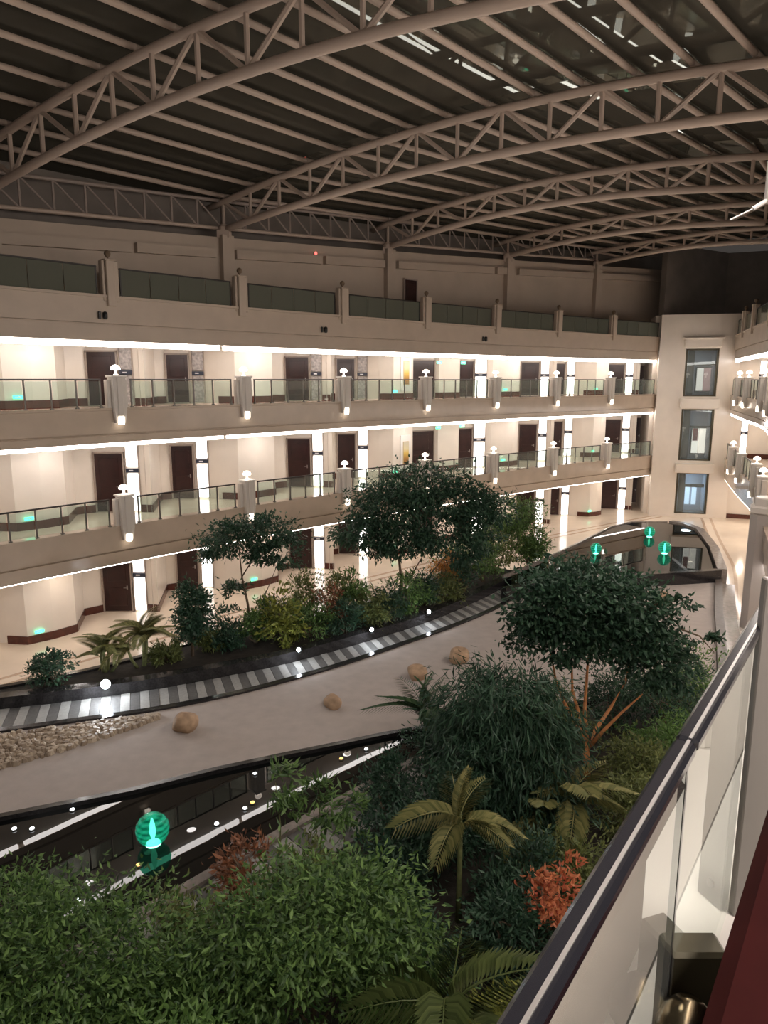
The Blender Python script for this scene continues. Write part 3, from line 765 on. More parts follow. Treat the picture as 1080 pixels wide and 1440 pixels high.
# sand
SL = [(-16.2, 10.5), (-11, 12.2), (-7.97, 13.34), (-5.57, 14.3), (-3.86, 15.17), (-2.4, 15.81), (-.92, 16.42), (0, 16.82), (2.5, 17.7), (6, 18.8), (9.85, 19.75)]
RK = [(9.85, 19.75), (11.6, 23.6), (13.0, 26.8), (14.95, 31.0)]
sand_poly = offs(pl[:-4], -.2) + [(6.4, 29.0), (9.5, 29.8), (14.9, 30.85)] + RK[::-1][1:] + SL[::-1][1:]
tag(MB().prism(sand_poly, 0, .40).build('sand_bed', M['sand']), 'smooth grey raked sand bed', kind='structure')
tag(ribbon(SL, -.03, .12, 0, .45).build('kerb', M['granite']), 'thin black kerb between sand and pond', kind='structure')
RKL = cr([(2.2, 4.6), (4.4, 9.6), (7.2, 14.6)] + RK, 5)
tag(ribbon(RKL, -.30, .0, 0, .56).build('kerb', M['brown_kerb']), 'dark brown stone kerb at the edge of the garden walk', kind='structure')
tag(ribbon(RKL, -.80, -.30, 0, .34).build('kerb', M['grey_stone']), 'polished dark channel outside the garden kerb', kind='structure')
# far pond
FP = [(5.3, 28.5), (5.6, 30.2), (6.95, 31.8), (10.42, 36.4), (13.4, 40.6), (15.0, 42.0), (16.6, 42.2), (17.6, 41.3), (17.75, 39.9), (16.5, 35.4), (14.95, 31.25), (9.5, 29.95), (7.25, 29.6)]
tag(MB().prism(FP, 0, .88).build('far_pond', M['water']), 'black mirror pond before the lift tower', kind='structure')
tag(ribbon([(17.2, 42.1), (17.75, 41.3), (17.9, 39.9), (16.65, 35.4), (15.05, 31.1)], .0, .42, 0, .97).build('kerb', M['grey_stone']), 'grey stone kerb on the right of the mirror pond', kind='structure')
tag(ribbon([(5.25, 30.2), (6.8, 32.0), (10.3, 36.6), (13.3, 40.8), (15.0, 42.25), (17.2, 42.3)], -.02, .08, 0, .90).build('kerb', M['grey_stone']), 'thin kerb behind the mirror pond', kind='structure')
tag(ribbon([(5.0, 28.0), (7.25, 29.35), (9.5, 29.75), (15.15, 30.85)], .0, .30, 0, .96).build('wall_pond', M['granite']), 'low black granite wall holding the mirror pond', kind='structure')
# near pond
K2 = [(-12, 2.2), (-9, 5.3), (-5.9, 8.9), (-2.09, 12.96), (.37, 15.39), (2.4, 17.2)]
np_poly = SL[:9] + [K2[5]] + K2[4::-1]
tag(MB().prism([(-14.5, 11.1)] + SL[1:9] + K2[::-1], 0, .35).build('near_pond', M['water']), 'black water pond with a green glass orb', kind='structure')
tag(ribbon(K2, .0, -.22, 0, .46).build('kerb', M['grey_stone']), 'brown stone kerb below the near pond', kind='structure')
# second striped path below the near pond
k2 = cr(K2, 6)
a_, b_ = offs(k2, -.26), offs(k2, -1.30)
path2 = tag(MB().prism(a_ + b_[::-1], 0, .37).build('path', M['granite']), 'second striped paver path half hidden by foreground plants', kind='structure')
sa, sb = arclen(a_), arclen(b_)
n2 = int(sa[-1] / .36)
for i in range(n2):
    a0, a1 = (i + .02) / n2, (i + .98) / n2
    q = [at_s(b_, sb, a0 * sb[-1]), at_s(b_, sb, a1 * sb[-1]), at_s(a_, sa, a1 * sa[-1]), at_s(a_, sa, a0 * sa[-1])]
    if not (-4.5 < q[0].x < 2.6): continue
    MB().prism([tuple(v) for v in q], .365, .40 + .006 * (i % 3)).build('paver', M['pale_slab'] if i % 2 else M['dark_slab'], path2)
# foreground planting bed
bed2 = offs(k2, -1.32) + [(6.2, 18.8), (9.7, 19.6)] + [(6.9, 14.6), (4.1, 9.6), (2.0, 4.8), (-1, 0), (-8, -2)]
tag(MB().prism(bed2, 0, .40).build('planting_bed', M['soil']), 'dark soil of the foreground planting bed', kind='structure')

# pebbles
rng = np.random.default_rng(3)
pb = MB()
for _ in range(1300):
    u = rng.random() ** .8; v = rng.random()
    top = Vector((-13.5, 16.0)).lerp(Vector((-6.1, 18.2)), u)
    i = int(u * 30); base = at_s(pl, arclen(pl), (0.5 + 10.2 * u)) if False else top
    wdt = 2.9 * (1 - u) ** .8 + .12
    x, y = top.x + .35 * v * wdt, top.y - .25 - v * wdt
    r = .06 + .055 * rng.random(); a = rng.random() * 6.28
    M3 = Matrix.Rotation(a, 3, 'Z') @ Matrix.Rotation(.3 * rng.random(), 3, 'X')
    ring = [(1, 0, 0), (.4, .75, 0), (-.6, .7, 0), (-1, 0, 0), (-.5, -.7, 0), (.5, -.75, 0)]
    vs = [M3 @ Vector((q[0] * r * 1.2, q[1] * r, 0)) for q in ring] + [M3 @ Vector((q[0] * r * .6, q[1] * r * .5, r * 1.0)) for q in ring]
    vs = [q + Vector((x, y, .39)) for q in vs]
    pb.add(vs, [(k, (k + 1) % 6, 6 + (k + 1) % 6, 6 + k) for k in range(6)] + [(6, 7, 8, 9, 10, 11)])
me = pb.mesh('pebbles', M['pebble'], fix=False)
tag(obj('pebbles', me), 'patch of tan pebbles beside the curved path', 'pebbles', kind='stuff')
# boulders
def boulder(x, y, r, z, label, seed):
    rg = np.random.default_rng(seed); bm = bmesh.new()
    bmesh.ops.create_icosphere(bm, subdivisions=3, radius=r)
    dirs = rg.normal(size=(9, 3)); dirs /= np.linalg.norm(dirs, axis=1)[:, None]; cut = .62 + .3 * rg.random(9)
    for v in bm.verts:
        p = np.array(v.co) / r
        for d, c in zip(dirs, cut):
            s = p @ d
            if s > c: p = p - d * (s - c) * .85
        v.co = Vector(p * r * np.array([1.1, .95, .85]))
    me = bpy.data.meshes.new('boulder'); bm.to_mesh(me); bm.free(); me.materials.append(M['boulder'])
    me.polygons.foreach_set('use_smooth', [True] * len(me.polygons))
    tag(obj('boulder', me, None, (x, y, z + r * .55), seed), label, 'boulder', 'boulders on the sand')
boulder(-5.19, 17.15, .36, .4, 'tan boulder on the sand beside the pebble patch', 1)
boulder(-1.43, 18.45, .27, .4, 'tan boulder in the middle of the sand, above the near pond', 2)
boulder(1.0, 20.4, .32, .4, 'tan boulder on the sand behind the upright palm frond', 3)
boulder(2.42, 21.7, .36, .4, 'tan boulder on the sand left of the orange trunked tree', 4)
boulder(11.2, 27.6, .42, .4, 'pinkish boulder on the sand before the low black wall', 5)
# green glass orbs
def orb(x, y, z, r, label):
    t = thing('glass_orb', label, 'orb', (x, y, z), 0, 'green glass orbs on the water')
    n = 20; prof = [(max(.02, r * math.sin(math.pi * i / n)) * (1 + .02 * math.cos(i * 3.14)), r - r * math.cos(math.pi * i / n)) for i in range(n + 1)]
    MB().lathe(prof, n=24).build('shell', M['orb'], t, smooth=True)
    MB().lathe([(.02, 0), (.10 * r, .3 * r), (.20 * r, .7 * r), (.16 * r, 1.2 * r), (.05 * r, 1.65 * r)], (0, 0, r * .08), 10).build('glow_rod', M['orb_core'], t, smooth=True)
    MB().lathe([(r * .5, -.02), (r * .45, .02), (r * .3, .05)], n=16).build('base', M['orb_core'], t, smooth=True)
orb(-4.55, 12.6, .35, .32, 'large glowing green glass orb on the near pond')
orb(10.5, 34.3, .88, .27, 'green glass orb, leftmost of three on the far mirror pond')
orb(14.55, 38.1, .88, .29, 'green glass orb, rearmost of three on the far mirror pond')
orb(13.9, 34.3, .88, .31, 'green glass orb, nearest the tower side kerb on the far mirror pond')
# spotlights on the planter kerb
for i, (x, y, pw, where) in enumerate([(-7.86, 18.95, 60, 'brightest, near the pebble patch'), (-2.72, 21.55, 16, 'second from the pebble patch'), (-.42, 23.4, 14, 'third from the pebble patch'), (1.66, 25.3, 8, 'farthest along the path')]):
    t = thing('path_spotlight', 'white spotlight on the planter kerb, %s' % where, 'spotlight', (x, y, .74), 0, 'spotlights along the striped path')
    MB().lathe([(.06, 0), (.06, .02), (.02, .03), (.02, .10)], n=10).build('stake', M['black'], t)
    MB().lathe([(.05, .08), (.09, .10), (.10, .2), (.03, .24)], n=12).build('housing', M['black'], t, smooth=True)
    MB().lathe([(.062 if i else .13, 0), (.062 if i else .13, .03), (.05, .05)], n=12).build('lens', M['spot'], t, loc=(0, -.09, .16)).rotation_euler = (math.radians(80), 0, 0)
    d = bpy.data.lights.new('path_light', 'POINT'); d.energy = pw; d.color = (.85, .92, 1); d.shadow_soft_size = .06
    lo = bpy.data.objects.new('path_light', d); lo.location = (0, -.25, .22); link(lo, t)
# small lights set in the near pond
for i, (x, y, amb) in enumerate([(-7.52, 13.04, 0), (-7.16, 13.04, 0), (-6.62, 13.69, 0), (-5.36, 11.01, 0), (-5.75, 10.55, 0), (-3.44, 13.2, 0), (-2.96, 13.74, 0), (-2.99, 15.1, 0), (-4.62, 11.94, 1), (-2.84, 13.95, 1), (-1.03, 15.75, 1), (-.44, 16.2, 0)]):
    t = thing('pond_light', ('amber' if amb else 'white') + ' pond light near the dark water, ' + ['outermost at the sand side', 'second at the sand side', 'third at the sand side', 'below the orb', 'outermost at the plant side', 'left of pair past the orb', 'right of pair past the orb', 'under the sand kerb', 'beside the orb reflection', 'behind the white pair', 'by the end of the near pond', 'last at the end of the near pond'][i], 'light', (x, y, .345), 0, 'small lights in the near pond')
    MB().lathe([(.055, 0), (.055, .03), (.04, .035)], n=10).build('rim', M['steel'], t)
    MB().lathe([(.045, .03), (.045, .045), (.02, .055)], n=10).build('lens', M['amber'] if amb else M['pond_light'], t)

# ------------------------------------------------------------------ plants
def leaf_mesh(name, P, D, Lg, Wd, mat, rg, fold=.25):
    """P positions, D directions of the leaf axis; each leaf two triangles folded along the midrib"""
    n = len(P); D = D / np.linalg.norm(D, axis=1)[:, None]
    ref = rg.normal(size=(n, 3)) * .5 + np.array([0, 0, 1.0])
    S = np.cross(D, ref); S /= np.linalg.norm(S, axis=1)[:, None] + 1e-9
    U = np.cross(S, D)
    Lg = (Lg * (.7 + .6 * rg.random(n)))[:, None]; Wd = (Wd * (.7 + .6 * rg.random(n)))[:, None]
    v = np.empty((n, 4, 3)); v[:, 0] = P; v[:, 2] = P + D * Lg
    mid = P + D * Lg * .45
    v[:, 1] = mid + S * Wd / 2 - U * Wd * fold; v[:, 3] = mid - S * Wd / 2 - U * Wd * fold
    base = np.arange(n)[:, None] * 4
    tri = np.concatenate([base + np.array([0, 1, 2]), base + np.array([0, 2, 3])], axis=1).reshape(-1, 3)
    me = bpy.data.meshes.new(name); me.vertices.add(n * 4); me.vertices.foreach_set('co', v.reshape(-1))
    me.loops.add(len(tri) * 3); me.loops.foreach_set('vertex_index', tri.reshape(-1).astype(np.int32))
    me.polygons.add(len(tri)); me.polygons.foreach_set('loop_start', np.arange(0, len(tri) * 3, 3, dtype=np.int32))
    me.materials.append(mat); me.update(calc_edges=True); me.validate(); return me
def blob_pts(rg, blobs, n, shell=.45):
    vol = np.array([b[3] * b[4] * b[5] for b in blobs]) ** (2 / 3); cnt = (vol / vol.sum() * n).astype(int)
    P, O = [], []
    for b, c in zip(blobs, cnt):
        d = rg.normal(size=(c, 3)); d /= np.linalg.norm(d, axis=1)[:, None]
        r = 1 - shell * rg.random(c) ** 1.6
        r *= 1 + .18 * np.sin(d[:, 0] * 5 + b[0] * 3) * np.sin(d[:, 1] * 6 + b[1]) * np.cos(d[:, 2] * 4)
        C = np.array(b[:3]) + d * r[:, None] * np.array(b[3:6])
        k = max(3, c // 45); idx = rg.integers(0, k, c)
        s = np.array(b[3:6]) * (.20 + .12 * rg.random((k, 1)))[idx]
        C = C[idx % c] + rg.normal(size=(c, 3)) * s * np.array([1, 1, .7])
        P.append(C); O.append(d[idx % c] * .8 + (C - np.array(b[:3])) / np.array(b[3:6]) * .4)
    return np.concatenate(P), np.concatenate(O)
def foliage(blobs, n, mat, Lg, Wd, seed, droop=.2, shell=.5, wild=.7):
    rg = np.random.default_rng(seed); P, O = blob_pts(rg, blobs, n, shell)
    D = O * .7 + rg.normal(size=P.shape) * wild; D[:, 2] -= droop
    return leaf_mesh('foliage', P, D, Lg, Wd, mat, rg)
def stems(mb, base, tops, r, rg, bend=.25):
    for tp in tops:
        b = Vector(base); e = Vector(tp); m1 = b.lerp(e, .4) + Vector((rg.normal() * bend, rg.normal() * bend, .1)); m2 = b.lerp(e, .75) + Vector((rg.normal() * bend * .6, rg.normal() * bend * .6, .05))
        mb.tube([b, m1, m2, e], [r, r * .8, r * .6, r * .3], 6)
def shrub(name, label, x, y, z, w, h, mat, n, Lg=.14, Wd=.06, seed=0, bark='bark', cat='shrub', droop=.1, lift=.0, nb=7, group='garden shrubs', lean=(0, 0), wild=.7):
    rg = np.random.default_rng(seed + 100)
    t = thing(name, label, cat, (x, y, z), 0, group)
    blobs = []
    for i in range(nb):
        a = i / nb * 6.28 + rg.random(); rr = w * .28 * (.3 + .7 * rg.random()); hz = lift + (h - lift) * (.30 + .5 * rg.random())
        s = .30 + .16 * rg.random()
        blobs.append((math.cos(a) * rr + lean[0] * hz, math.sin(a) * rr + lean[1] * hz, hz, w * s, w * s, (h - lift) * (.26 + .1 * rg.random())))
    blobs.append((0, 0, lift + (h - lift) * .5, w * .40, w * .40, (h - lift) * .48))
    mb = MB(); stems(mb, (0, 0, 0), [(b[0], b[1], b[2]) for b in blobs[:5]], .02 + .012 * h, rg, .1 * w)
    mb.build('stem', M[bark], t, smooth=True)
    o = obj('foliage', foliage(blobs, n, M[mat], Lg, Wd, seed, droop, .55, wild), t); o['kind'] = 'stuff'
    return t
FR = {}
def frond_mesh(key, L, leaf, n, mat, droop, width, curl=.0):
    if key in FR: return FR[key]
    pts = []
    for i in range(9):
        s = i / 8; pts.append(Vector((L * (s - .12 * droop * s * s), 0, L * (.30 * s * (1 - s) * 2 - droop * s * s * .62))))
    mb = MB(); mb.tube(pts, [.022 * (1 - .8 * i / 8) for i in range(9)], 5)
    def P(s):
        q = s * 8; i = min(7, int(q)); return pts[i].lerp(pts[i + 1], q - i)
    for i in range(n):
        s = .14 + .84 * i / (n - 1); b = P(s); tang = (P(min(1, s + .03)) - P(s - .03)).normalized()
        ll = leaf * (math.sin(math.pi * (.12 + .80 * s)) ** .7)
        for sg in (-1, 1):
            side = Vector((0, sg, 0)); d = (side * .78 + tang * .55 + Vector((0, 0, .28 - .5 * droop * s))).normalized()
            wv = tang * width
            mdl = b + d * ll * .5 + Vector((0, 0, .03)); tip = b + d * ll + Vector((0, 0, -ll * (.18 + .2 * droop)))
            k = len(mb.v); mb.v += [tuple(b), tuple(mdl + wv), tuple(tip), tuple(mdl - wv)]; mb.f += [(k, k + 1, k + 2), (k, k + 2, k + 3)]
    FR[key] = mb.mesh('frond', M[mat], fix=False); return FR[key]
def palm(label, x, y, z, trunk_h, spec, mat='palm_dark', nf=10, L=1.8, leaf=.55, seed=0, stems_=1, name='areca_palm', droop=.8, upright=None):
    rg = np.random.default_rng(seed + 40)
    t = thing(name, label, 'palm', (x, y, z), 0, 'palms in the garden')
    for s in range(stems_):
        ox, oy = (0, 0) if stems_ == 1 else (.22 * rg.normal(), .22 * rg.normal())
        th = trunk_h * (1 if s == 0 else .55 + .4 * rg.random())
        MB().tube([(ox * .4, oy * .4, 0), (ox * .8, oy * .8, th * .5), (ox, oy, th), (ox, oy, th + .3)], [.06, .045, .04, .025], 7).build('trunk', M['palm_stem'], t, smooth=True)
        for i in range(nf if s == 0 else max(4, nf // 2)):
            me = frond_mesh((mat, i % 2, L, leaf, droop), L, leaf, 24, mat, droop * (.8 if i % 2 else 1.15), .010)
            o = obj('frond', me, t, (ox, oy, th))
            up = math.radians(-18 - 55 * rg.random()); sc = .75 + .35 * rg.random()
            o.rotation_euler = (rg.normal() * .15, up, i / nf * 6.283 * 1.0 + 2.4 * s + rg.normal() * .25); o.scale = (sc, sc, sc)
    if upright:
        me = frond_mesh((mat, 'up', L), L * .9, leaf * .45, 34, mat, .05, .016)
        for k, (ry, rz) in enumerate(upright):
            o = obj('frond', me, t, (0, 0, trunk_h)); o.rotation_euler = (0, math.radians(ry), math.radians(rz))
    return t
def tree(label, x, y, z, trunks, blobs, mat, n, bark, Lg, Wd, seed, name='garden_tree', droop=.25, group='garden trees', r=.09, shell=.5):
    t = thing(name, label, 'tree', (x, y, z), 0, group)
    for i, pts in enumerate(trunks):
        k = len(pts); MB().tube(pts, [r * (1 - .75 * q / (k - 1)) * (1 if i == 0 else .8) for q in range(k)] if i == 0 else [r * (.42 - .30 * q / (k - 1)) for q in range(k)], 8).build('trunk' if i == 0 else 'branch', M[bark], t, smooth=True)
    o = obj('foliage', foliage(blobs, n, M[mat], Lg, Wd, seed, droop, shell), t); o['kind'] = 'stuff'
    return t

ZB = .53
# far planting bed, from the left end to the mirror pond
shrub('round_shrub', 'low round dark shrub at the left end of the far bed', -9.75, 19.75, ZB, 1.15, .95, 'leaf_dark', 1500, .13, .06, 1)
palm('feathery palm clump with thin pale fronds at the left of the far bed', -8.55, 20.6, ZB, .75, None, 'palm_light', 7, .95, .26, 2, 4)
palm('bright areca palm clump left of the dark column shrub', -7.55, 21.0, ZB, .9, None, 'palm_light', 8, 1.05, .30, 3, 4)
tree('dense dark column shaped tree beside the areca palm clump', -6.2, 21.8, ZB, [[(0, 0, 0), (.03, 0, .6), (0, 0, 1.6)], [(0, 0, .2), (.12, .05, .8), (.2, .1, 1.5)]], [(0, 0, 1.55, .52, .52, .75), (.05, .1, 2.1, .42, .42, .5), (-.1, 0, 1.1, .45, .45, .45), (.12, -.05, 1.5, .5, .5, .7)], 'leaf_dark', 3600, 'bark', .13, .07, 4, name='column_tree', r=.06)
tree('slender two stemmed tree with dark flat crown in front of the first gallery', -4.75, 24.2, ZB, [[(0, 0, 0), (-.08, 0, 1.0), (-.25, 0, 2.0), (-.35, .1, 3.1)], [(.1, 0, 0), (.35, 0, .9), (.7, 0, 1.7), (1.2, .1, 2.9)], [(-.25, 0, 2.0), (.2, .1, 2.7), (.3, 0, 3.4)]],
     [(-.4, 0, 3.5, 1.0, .9, .62), (.7, .1, 3.5, .95, .9, .55), (-1.1, 0, 2.95, .6, .55, .45), (1.25, 0, 2.9, .55, .55, .45), (.1, .1, 3.85, .9, .8, .4), (-.6, .1, 1.45, .38, .38, .42), (.4, 0, 2.9, .55, .5, .4)], 'leaf_dark', 5200, 'bark', .16, .075, 5, r=.06)
shrub('yellow_shrub', 'yellow green shrub under the slender two stemmed tree', -3.35, 22.85, ZB, 1.35, 1.75, 'leaf_yellow', 1300, .2, .08, 6)
shrub('dark_shrub', 'dark low shrub right of the column shaped tree', -5.3, 22.7, ZB, 1.5, 1.1, 'leaf_dark', 2000, .15, .06, 7)
shrub('dark_shrub', 'dark leafy shrub between the column tree and the yellow green shrub', -4.35, 23.0, ZB, 1.3, 1.3, 'leaf_mid', 1700, .15, .06, 8)
tree('big spreading tree with drooping dark crown before the far galleries', .55, 27.2, ZB, [[(0, 0, 0), (.15, 0, .9), (.05, 0, 1.8), (-.5, .2, 3.0)], [(.1, 0, .4), (.7, 0, 1.5), (1.5, .2, 2.9)], [(.05, 0, 1.8), (.5, .2, 2.8), (.6, 0, 3.8)], [(.3, .1, .1), (1.4, .3, 1.3), (2.6, .3, 2.8)]],
     [(-.4, 0, 3.95, 1.45, 1.2, .95), (.9, .2, 4.7, 1.6, 1.3, .9), (-1.55, .1, 3.1, .95, .9, .75), (2.2, .2, 4.2, 1.3, 1.0, .8), (3.3, .3, 3.9, 1.05, .9, .75), (.3, -.2, 2.7, 1.2, .9, .7), (1.6, 0, 2.95, 1.1, .9, .7), (3.2, .2, 2.75, .7, .7, .6), (-.9, -.2, 2.6, .8, .7, .55), (2.5, 0, 2.2, .6, .5, .6)], 'leaf_dark', 15000, 'bark', .2, .085, 9, droop=.5, r=.09)
tree('lighter feathery tree at the end of the far bed beside the mirror pond', 6.1, 33.6, ZB, [[(0, 0, 0), (.1, 0, .9), (.0, 0, 2.0)], [(0, 0, .3), (.5, 0, 1.3), (.8, 0, 2.2)]], [(0, 0, 2.3, .9, .9, .75), (.7, .1, 2.7, .8, .8, .7), (-.5, 0, 1.6, .8, .8, .7), (.9, 0, 1.6, .85, .85, .8), (.3, -.1, 1.0, 1.0, .9, .7), (1.2, 0, .9, .7, .7, .5)], 'leaf_mid', 6500, 'bark', .2, .06, 10, droop=.3, r=.06)
shrub('orange_shrub', 'orange leaved shrub under the big spreading tree', 2.55, 28.7, ZB, 1.45, 1.75, 'leaf_orange', 1500, .13, .05, 11, lift=.4)
shrub('orange_shrub', 'small orange brown shrub in the middle of the far bed', -1.85, 24.3, ZB, 1.1, 1.5, 'leaf_brown', 800, .13, .06, 12)
FB = [(-2.6, 23.55, 1.5, 1.5, 'leaf_mid', 'mid green bush right of the yellow green shrub'), (-2.9, 24.9, 1.4, 1.9, 'leaf_olive', 'tall olive bush behind the yellow green shrub'), (-1.35, 23.85, 1.3, 1.2, 'leaf_dark', 'dark bush below the small orange brown shrub'),
      (-.9, 25.3, 1.5, 1.7, 'leaf_mid', 'mid green bush behind the small orange brown shrub'), (-.45, 24.6, 1.3, 1.25, 'leaf_olive', 'olive bush beside the third spotlight'), (.15, 25.2, 1.4, 1.4, 'leaf_dark', 'dark bush at the foot of the big spreading tree'),
      (.9, 26.1, 1.5, 1.5, 'leaf_mid', 'mid green bush in front of the big spreading tree trunk'), (1.6, 27.0, 1.4, 1.3, 'leaf_dark', 'dark bush left of the orange leaved shrub'), (2.4, 27.6, 1.3, 1.1, 'leaf_olive', 'olive bush in front of the orange leaved shrub'),
      (3.4, 28.9, 1.6, 1.6, 'leaf_dark', 'dark bush right of the orange leaved shrub'), (3.2, 30.3, 1.6, 2.0, 'leaf_mid', 'tall mid green bush behind the orange leaved shrub'), (4.4, 30.4, 1.7, 1.9, 'leaf_mid', 'mid green bush before the lighter feathery tree'),
      (5.2, 31.9, 1.7, 1.8, 'leaf_olive', 'olive bush beside the left end of the mirror pond'), (4.6, 32.3, 1.6, 2.2, 'leaf_mid', 'tall leafy bush behind the far bed end'), (-1.6, 25.9, 1.3, 1.9, 'leaf_olive', 'feathery olive bush behind the middle of the far bed'), (-3.9, 24.2, 1.0, 1.2, 'leaf_dark', 'dark bush at the foot of the slender two stemmed tree'),
      (-6.9, 21.35, .9, .7, 'leaf_olive', 'low olive bush at the foot of the areca palm clump'), (-5.75, 22.4, .9, .8, 'leaf_olive', 'low olive bush right below the column shaped tree'), (6.9, 33.2, 1.1, 1.3, 'leaf_mid', 'low bush right of the lighter feathery tree')]
for i, (x, y, wd, h, mt, lb) in enumerate(FB):
    shrub('garden_bush', lb, x, y, ZB, wd, h, mt, 1500, .17, .05, 20 + i)
# foreground bed
ZF = .38
big = tree('tall tree with orange branching trunk and broad dark crown', 4.6, 14.9, ZF, [[(0, 0, 0), (.02, 0, .4), (-.03, 0, .8), (0, 0, 1.0)], [(-.02, 0, .8), (-.18, .05, 1.2), (-.5, .1, 1.75), (-.72, .2, 2.3), (-.9, .3, 3.2)], [(.03, 0, .7), (.16, 0, 1.15), (.5, 0, 1.75), (.82, .1, 2.3), (1.0, .1, 3.4)], [(-.02, 0, .9), (-.14, .1, 1.4), (-.36, .1, 2.1), (-.45, .1, 3.3)], [(.0, 0, .9), (-.06, .1, 1.6), (-.02, .2, 2.6), (.05, .2, 3.9)], [(.08, 0, .8), (.35, -.05, 1.2), (.7, -.1, 1.65), (1.15, -.1, 2.1)]],
     [(-.2, .2, 4.4, 1.15, 1.1, .6), (.7, .2, 4.0, 1.0, 1.0, .7), (-1.05, .2, 4.0, .75, .8, .7), (-1.35, .3, 3.4, .5, .6, .5), (1.3, .2, 3.3, .7, .8, .65), (.4, .1, 3.4, .8, .7, .45), (1.75, .1, 2.75, .45, .6, .5), (-.6, .2, 3.2, .55, .6, .4), (1.15, 0, 2.6, .55, .6, .4), (-.2, .2, 3.7, 1.0, .8, .4), (1.95, .1, 4.2, .35, .2, .08), (2.4, .1, 3.35, .35, .2, .1)], 'leaf_dark', 15000, 'orange_bark', .15, .075, 60, droop=.35, r=.13)
for pts in ([(1.2, .2, 3.9), (1.5, .15, 4.18), (1.8, .1, 4.28), (2.1, .1, 4.15)], [(1.5, .2, 3.2), (1.95, .1, 3.55), (2.4, .1, 3.38), (2.75, .1, 3.0)]):
    MB().tube(pts, [.03, .028, .02, .008], 6).build('twig', M['bark'], big, smooth=True)
# weeping bamboo mass
tree('tall dark weeping bamboo clump left of the orange trunk', 2.35, 12.9, ZF, [[(0, 0, 0), (.1, 0, 1.5), (.2, 0, 3.0)], [(.2, .1, 0), (.5, .1, 1.5), (.7, .1, 2.8)], [(-.2, 0, 0), (-.35, 0, 1.3), (-.5, .1, 2.6)]],
     [(0, 0, 2.9, 1.1, .9, .65), (.6, 0, 2.6, .9, .8, .7), (-.6, .1, 2.5, .8, .8, .6), (.2, -.2, 1.9, 1.1, .8, .9), (.7, -.2, 1.3, .9, .7, .9), (-.6, -.1, 1.7, .8, .7, .8), (.2, -.4, .9, 1.1, .7, .8), (-.5, -.3, 1.0, .8, .6, .6)], 'leaf_dark', 15000, 'palm_stem', .26, .035, 61, name='bamboo_clump', droop=1.1, r=.04)
palm('palm with one upright frond at the end of the near pond', 1.0, 15.6, ZF, .9, None, 'palm_dark', 10, 1.5, .42, 62, 1, droop=1.0, upright=[(-84, 20), (-78, 200)])
palm('slender palm with pale arching fronds in the middle foreground', 1.25, 10.5, ZF, 1.75, None, 'palm_light', 6, 1.15, .40, 63, 1, droop=.9, upright=[(-80, 40)])
palm('pale palm beneath the orange trunked tree', 3.45, 12.2, ZF, .9, None, 'palm_light', 9, 1.3, .42, 64, 2)
palm('palm with long drooping green fronds at the bottom edge', .75, 7.2, ZF, 1.5, None, 'palm_mid', 7, 1.25, .42, 65, 1)
palm('small palm behind the weeping bamboo clump', 3.1, 14.6, ZF, .7, None, 'palm_light', 8, 1.2, .4, 66, 1)
shrub('red_shrub', 'bright rust red shrub beside the near railing', 2.55, 9.6, ZF, .95, 1.75, 'leaf_red', 900, .12, .05, 70, lift=.7)
shrub('brown_shrub', 'dull red brown shrub below the green orb', -2.35, 10.8, ZF, 1.0, 1.35, 'leaf_brown', 900, .14, .05, 71)
tree('large fresh green bush filling the bottom middle', -.95, 8.2, ZF, [[(0, 0, 0), (0, 0, 1), (.1, 0, 2)], [(0, 0, .2), (.5, 0, 1.2), (.8, 0, 1.9)], [(0, 0, .2), (-.5, 0, 1.2), (-.8, 0, 1.8)]],
     [(0, 0, 2.0, 1.0, .9, .7), (.8, .1, 1.8, .8, .8, .65), (-.8, .1, 1.7, .8, .8, .65), (.2, .5, 1.5, 1.1, .7, .8), (-.3, -.4, 1.5, 1.1, .8, .8), (1.1, -.2, 1.2, .7, .7, .7), (-1.2, -.2, 1.1, .7, .7, .7)], 'leaf_mid', 14000, 'bark', .13, .045, 72, name='leafy_bush', droop=.45, group='garden shrubs', r=.05)
tree('large green bush filling the bottom left corner', -4.3, 8.4, ZF, [[(0, 0, 0), (0, 0, .8), (.1, 0, 1.6)], [(0, 0, .2), (.6, 0, 1.0), (1.0, 0, 1.5)], [(0, 0, .2), (-.6, 0, 1.0), (-1, 0, 1.5)]],
     [(0, 0, 1.5, 1.2, 1.0, .7), (1.0, 0, 1.3, .9, .9, .7), (-1.0, .2, 1.4, 1.0, .9, .7), (.2, -.7, 1.2, 1.2, .8, .8), (-1.3, -.4, 1.1, .9, .8, .7), (1.3, -.6, .9, .8, .7, .6)], 'leaf_mid', 13000, 'bark', .12, .042, 73, name='leafy_bush', group='garden shrubs', r=.05)
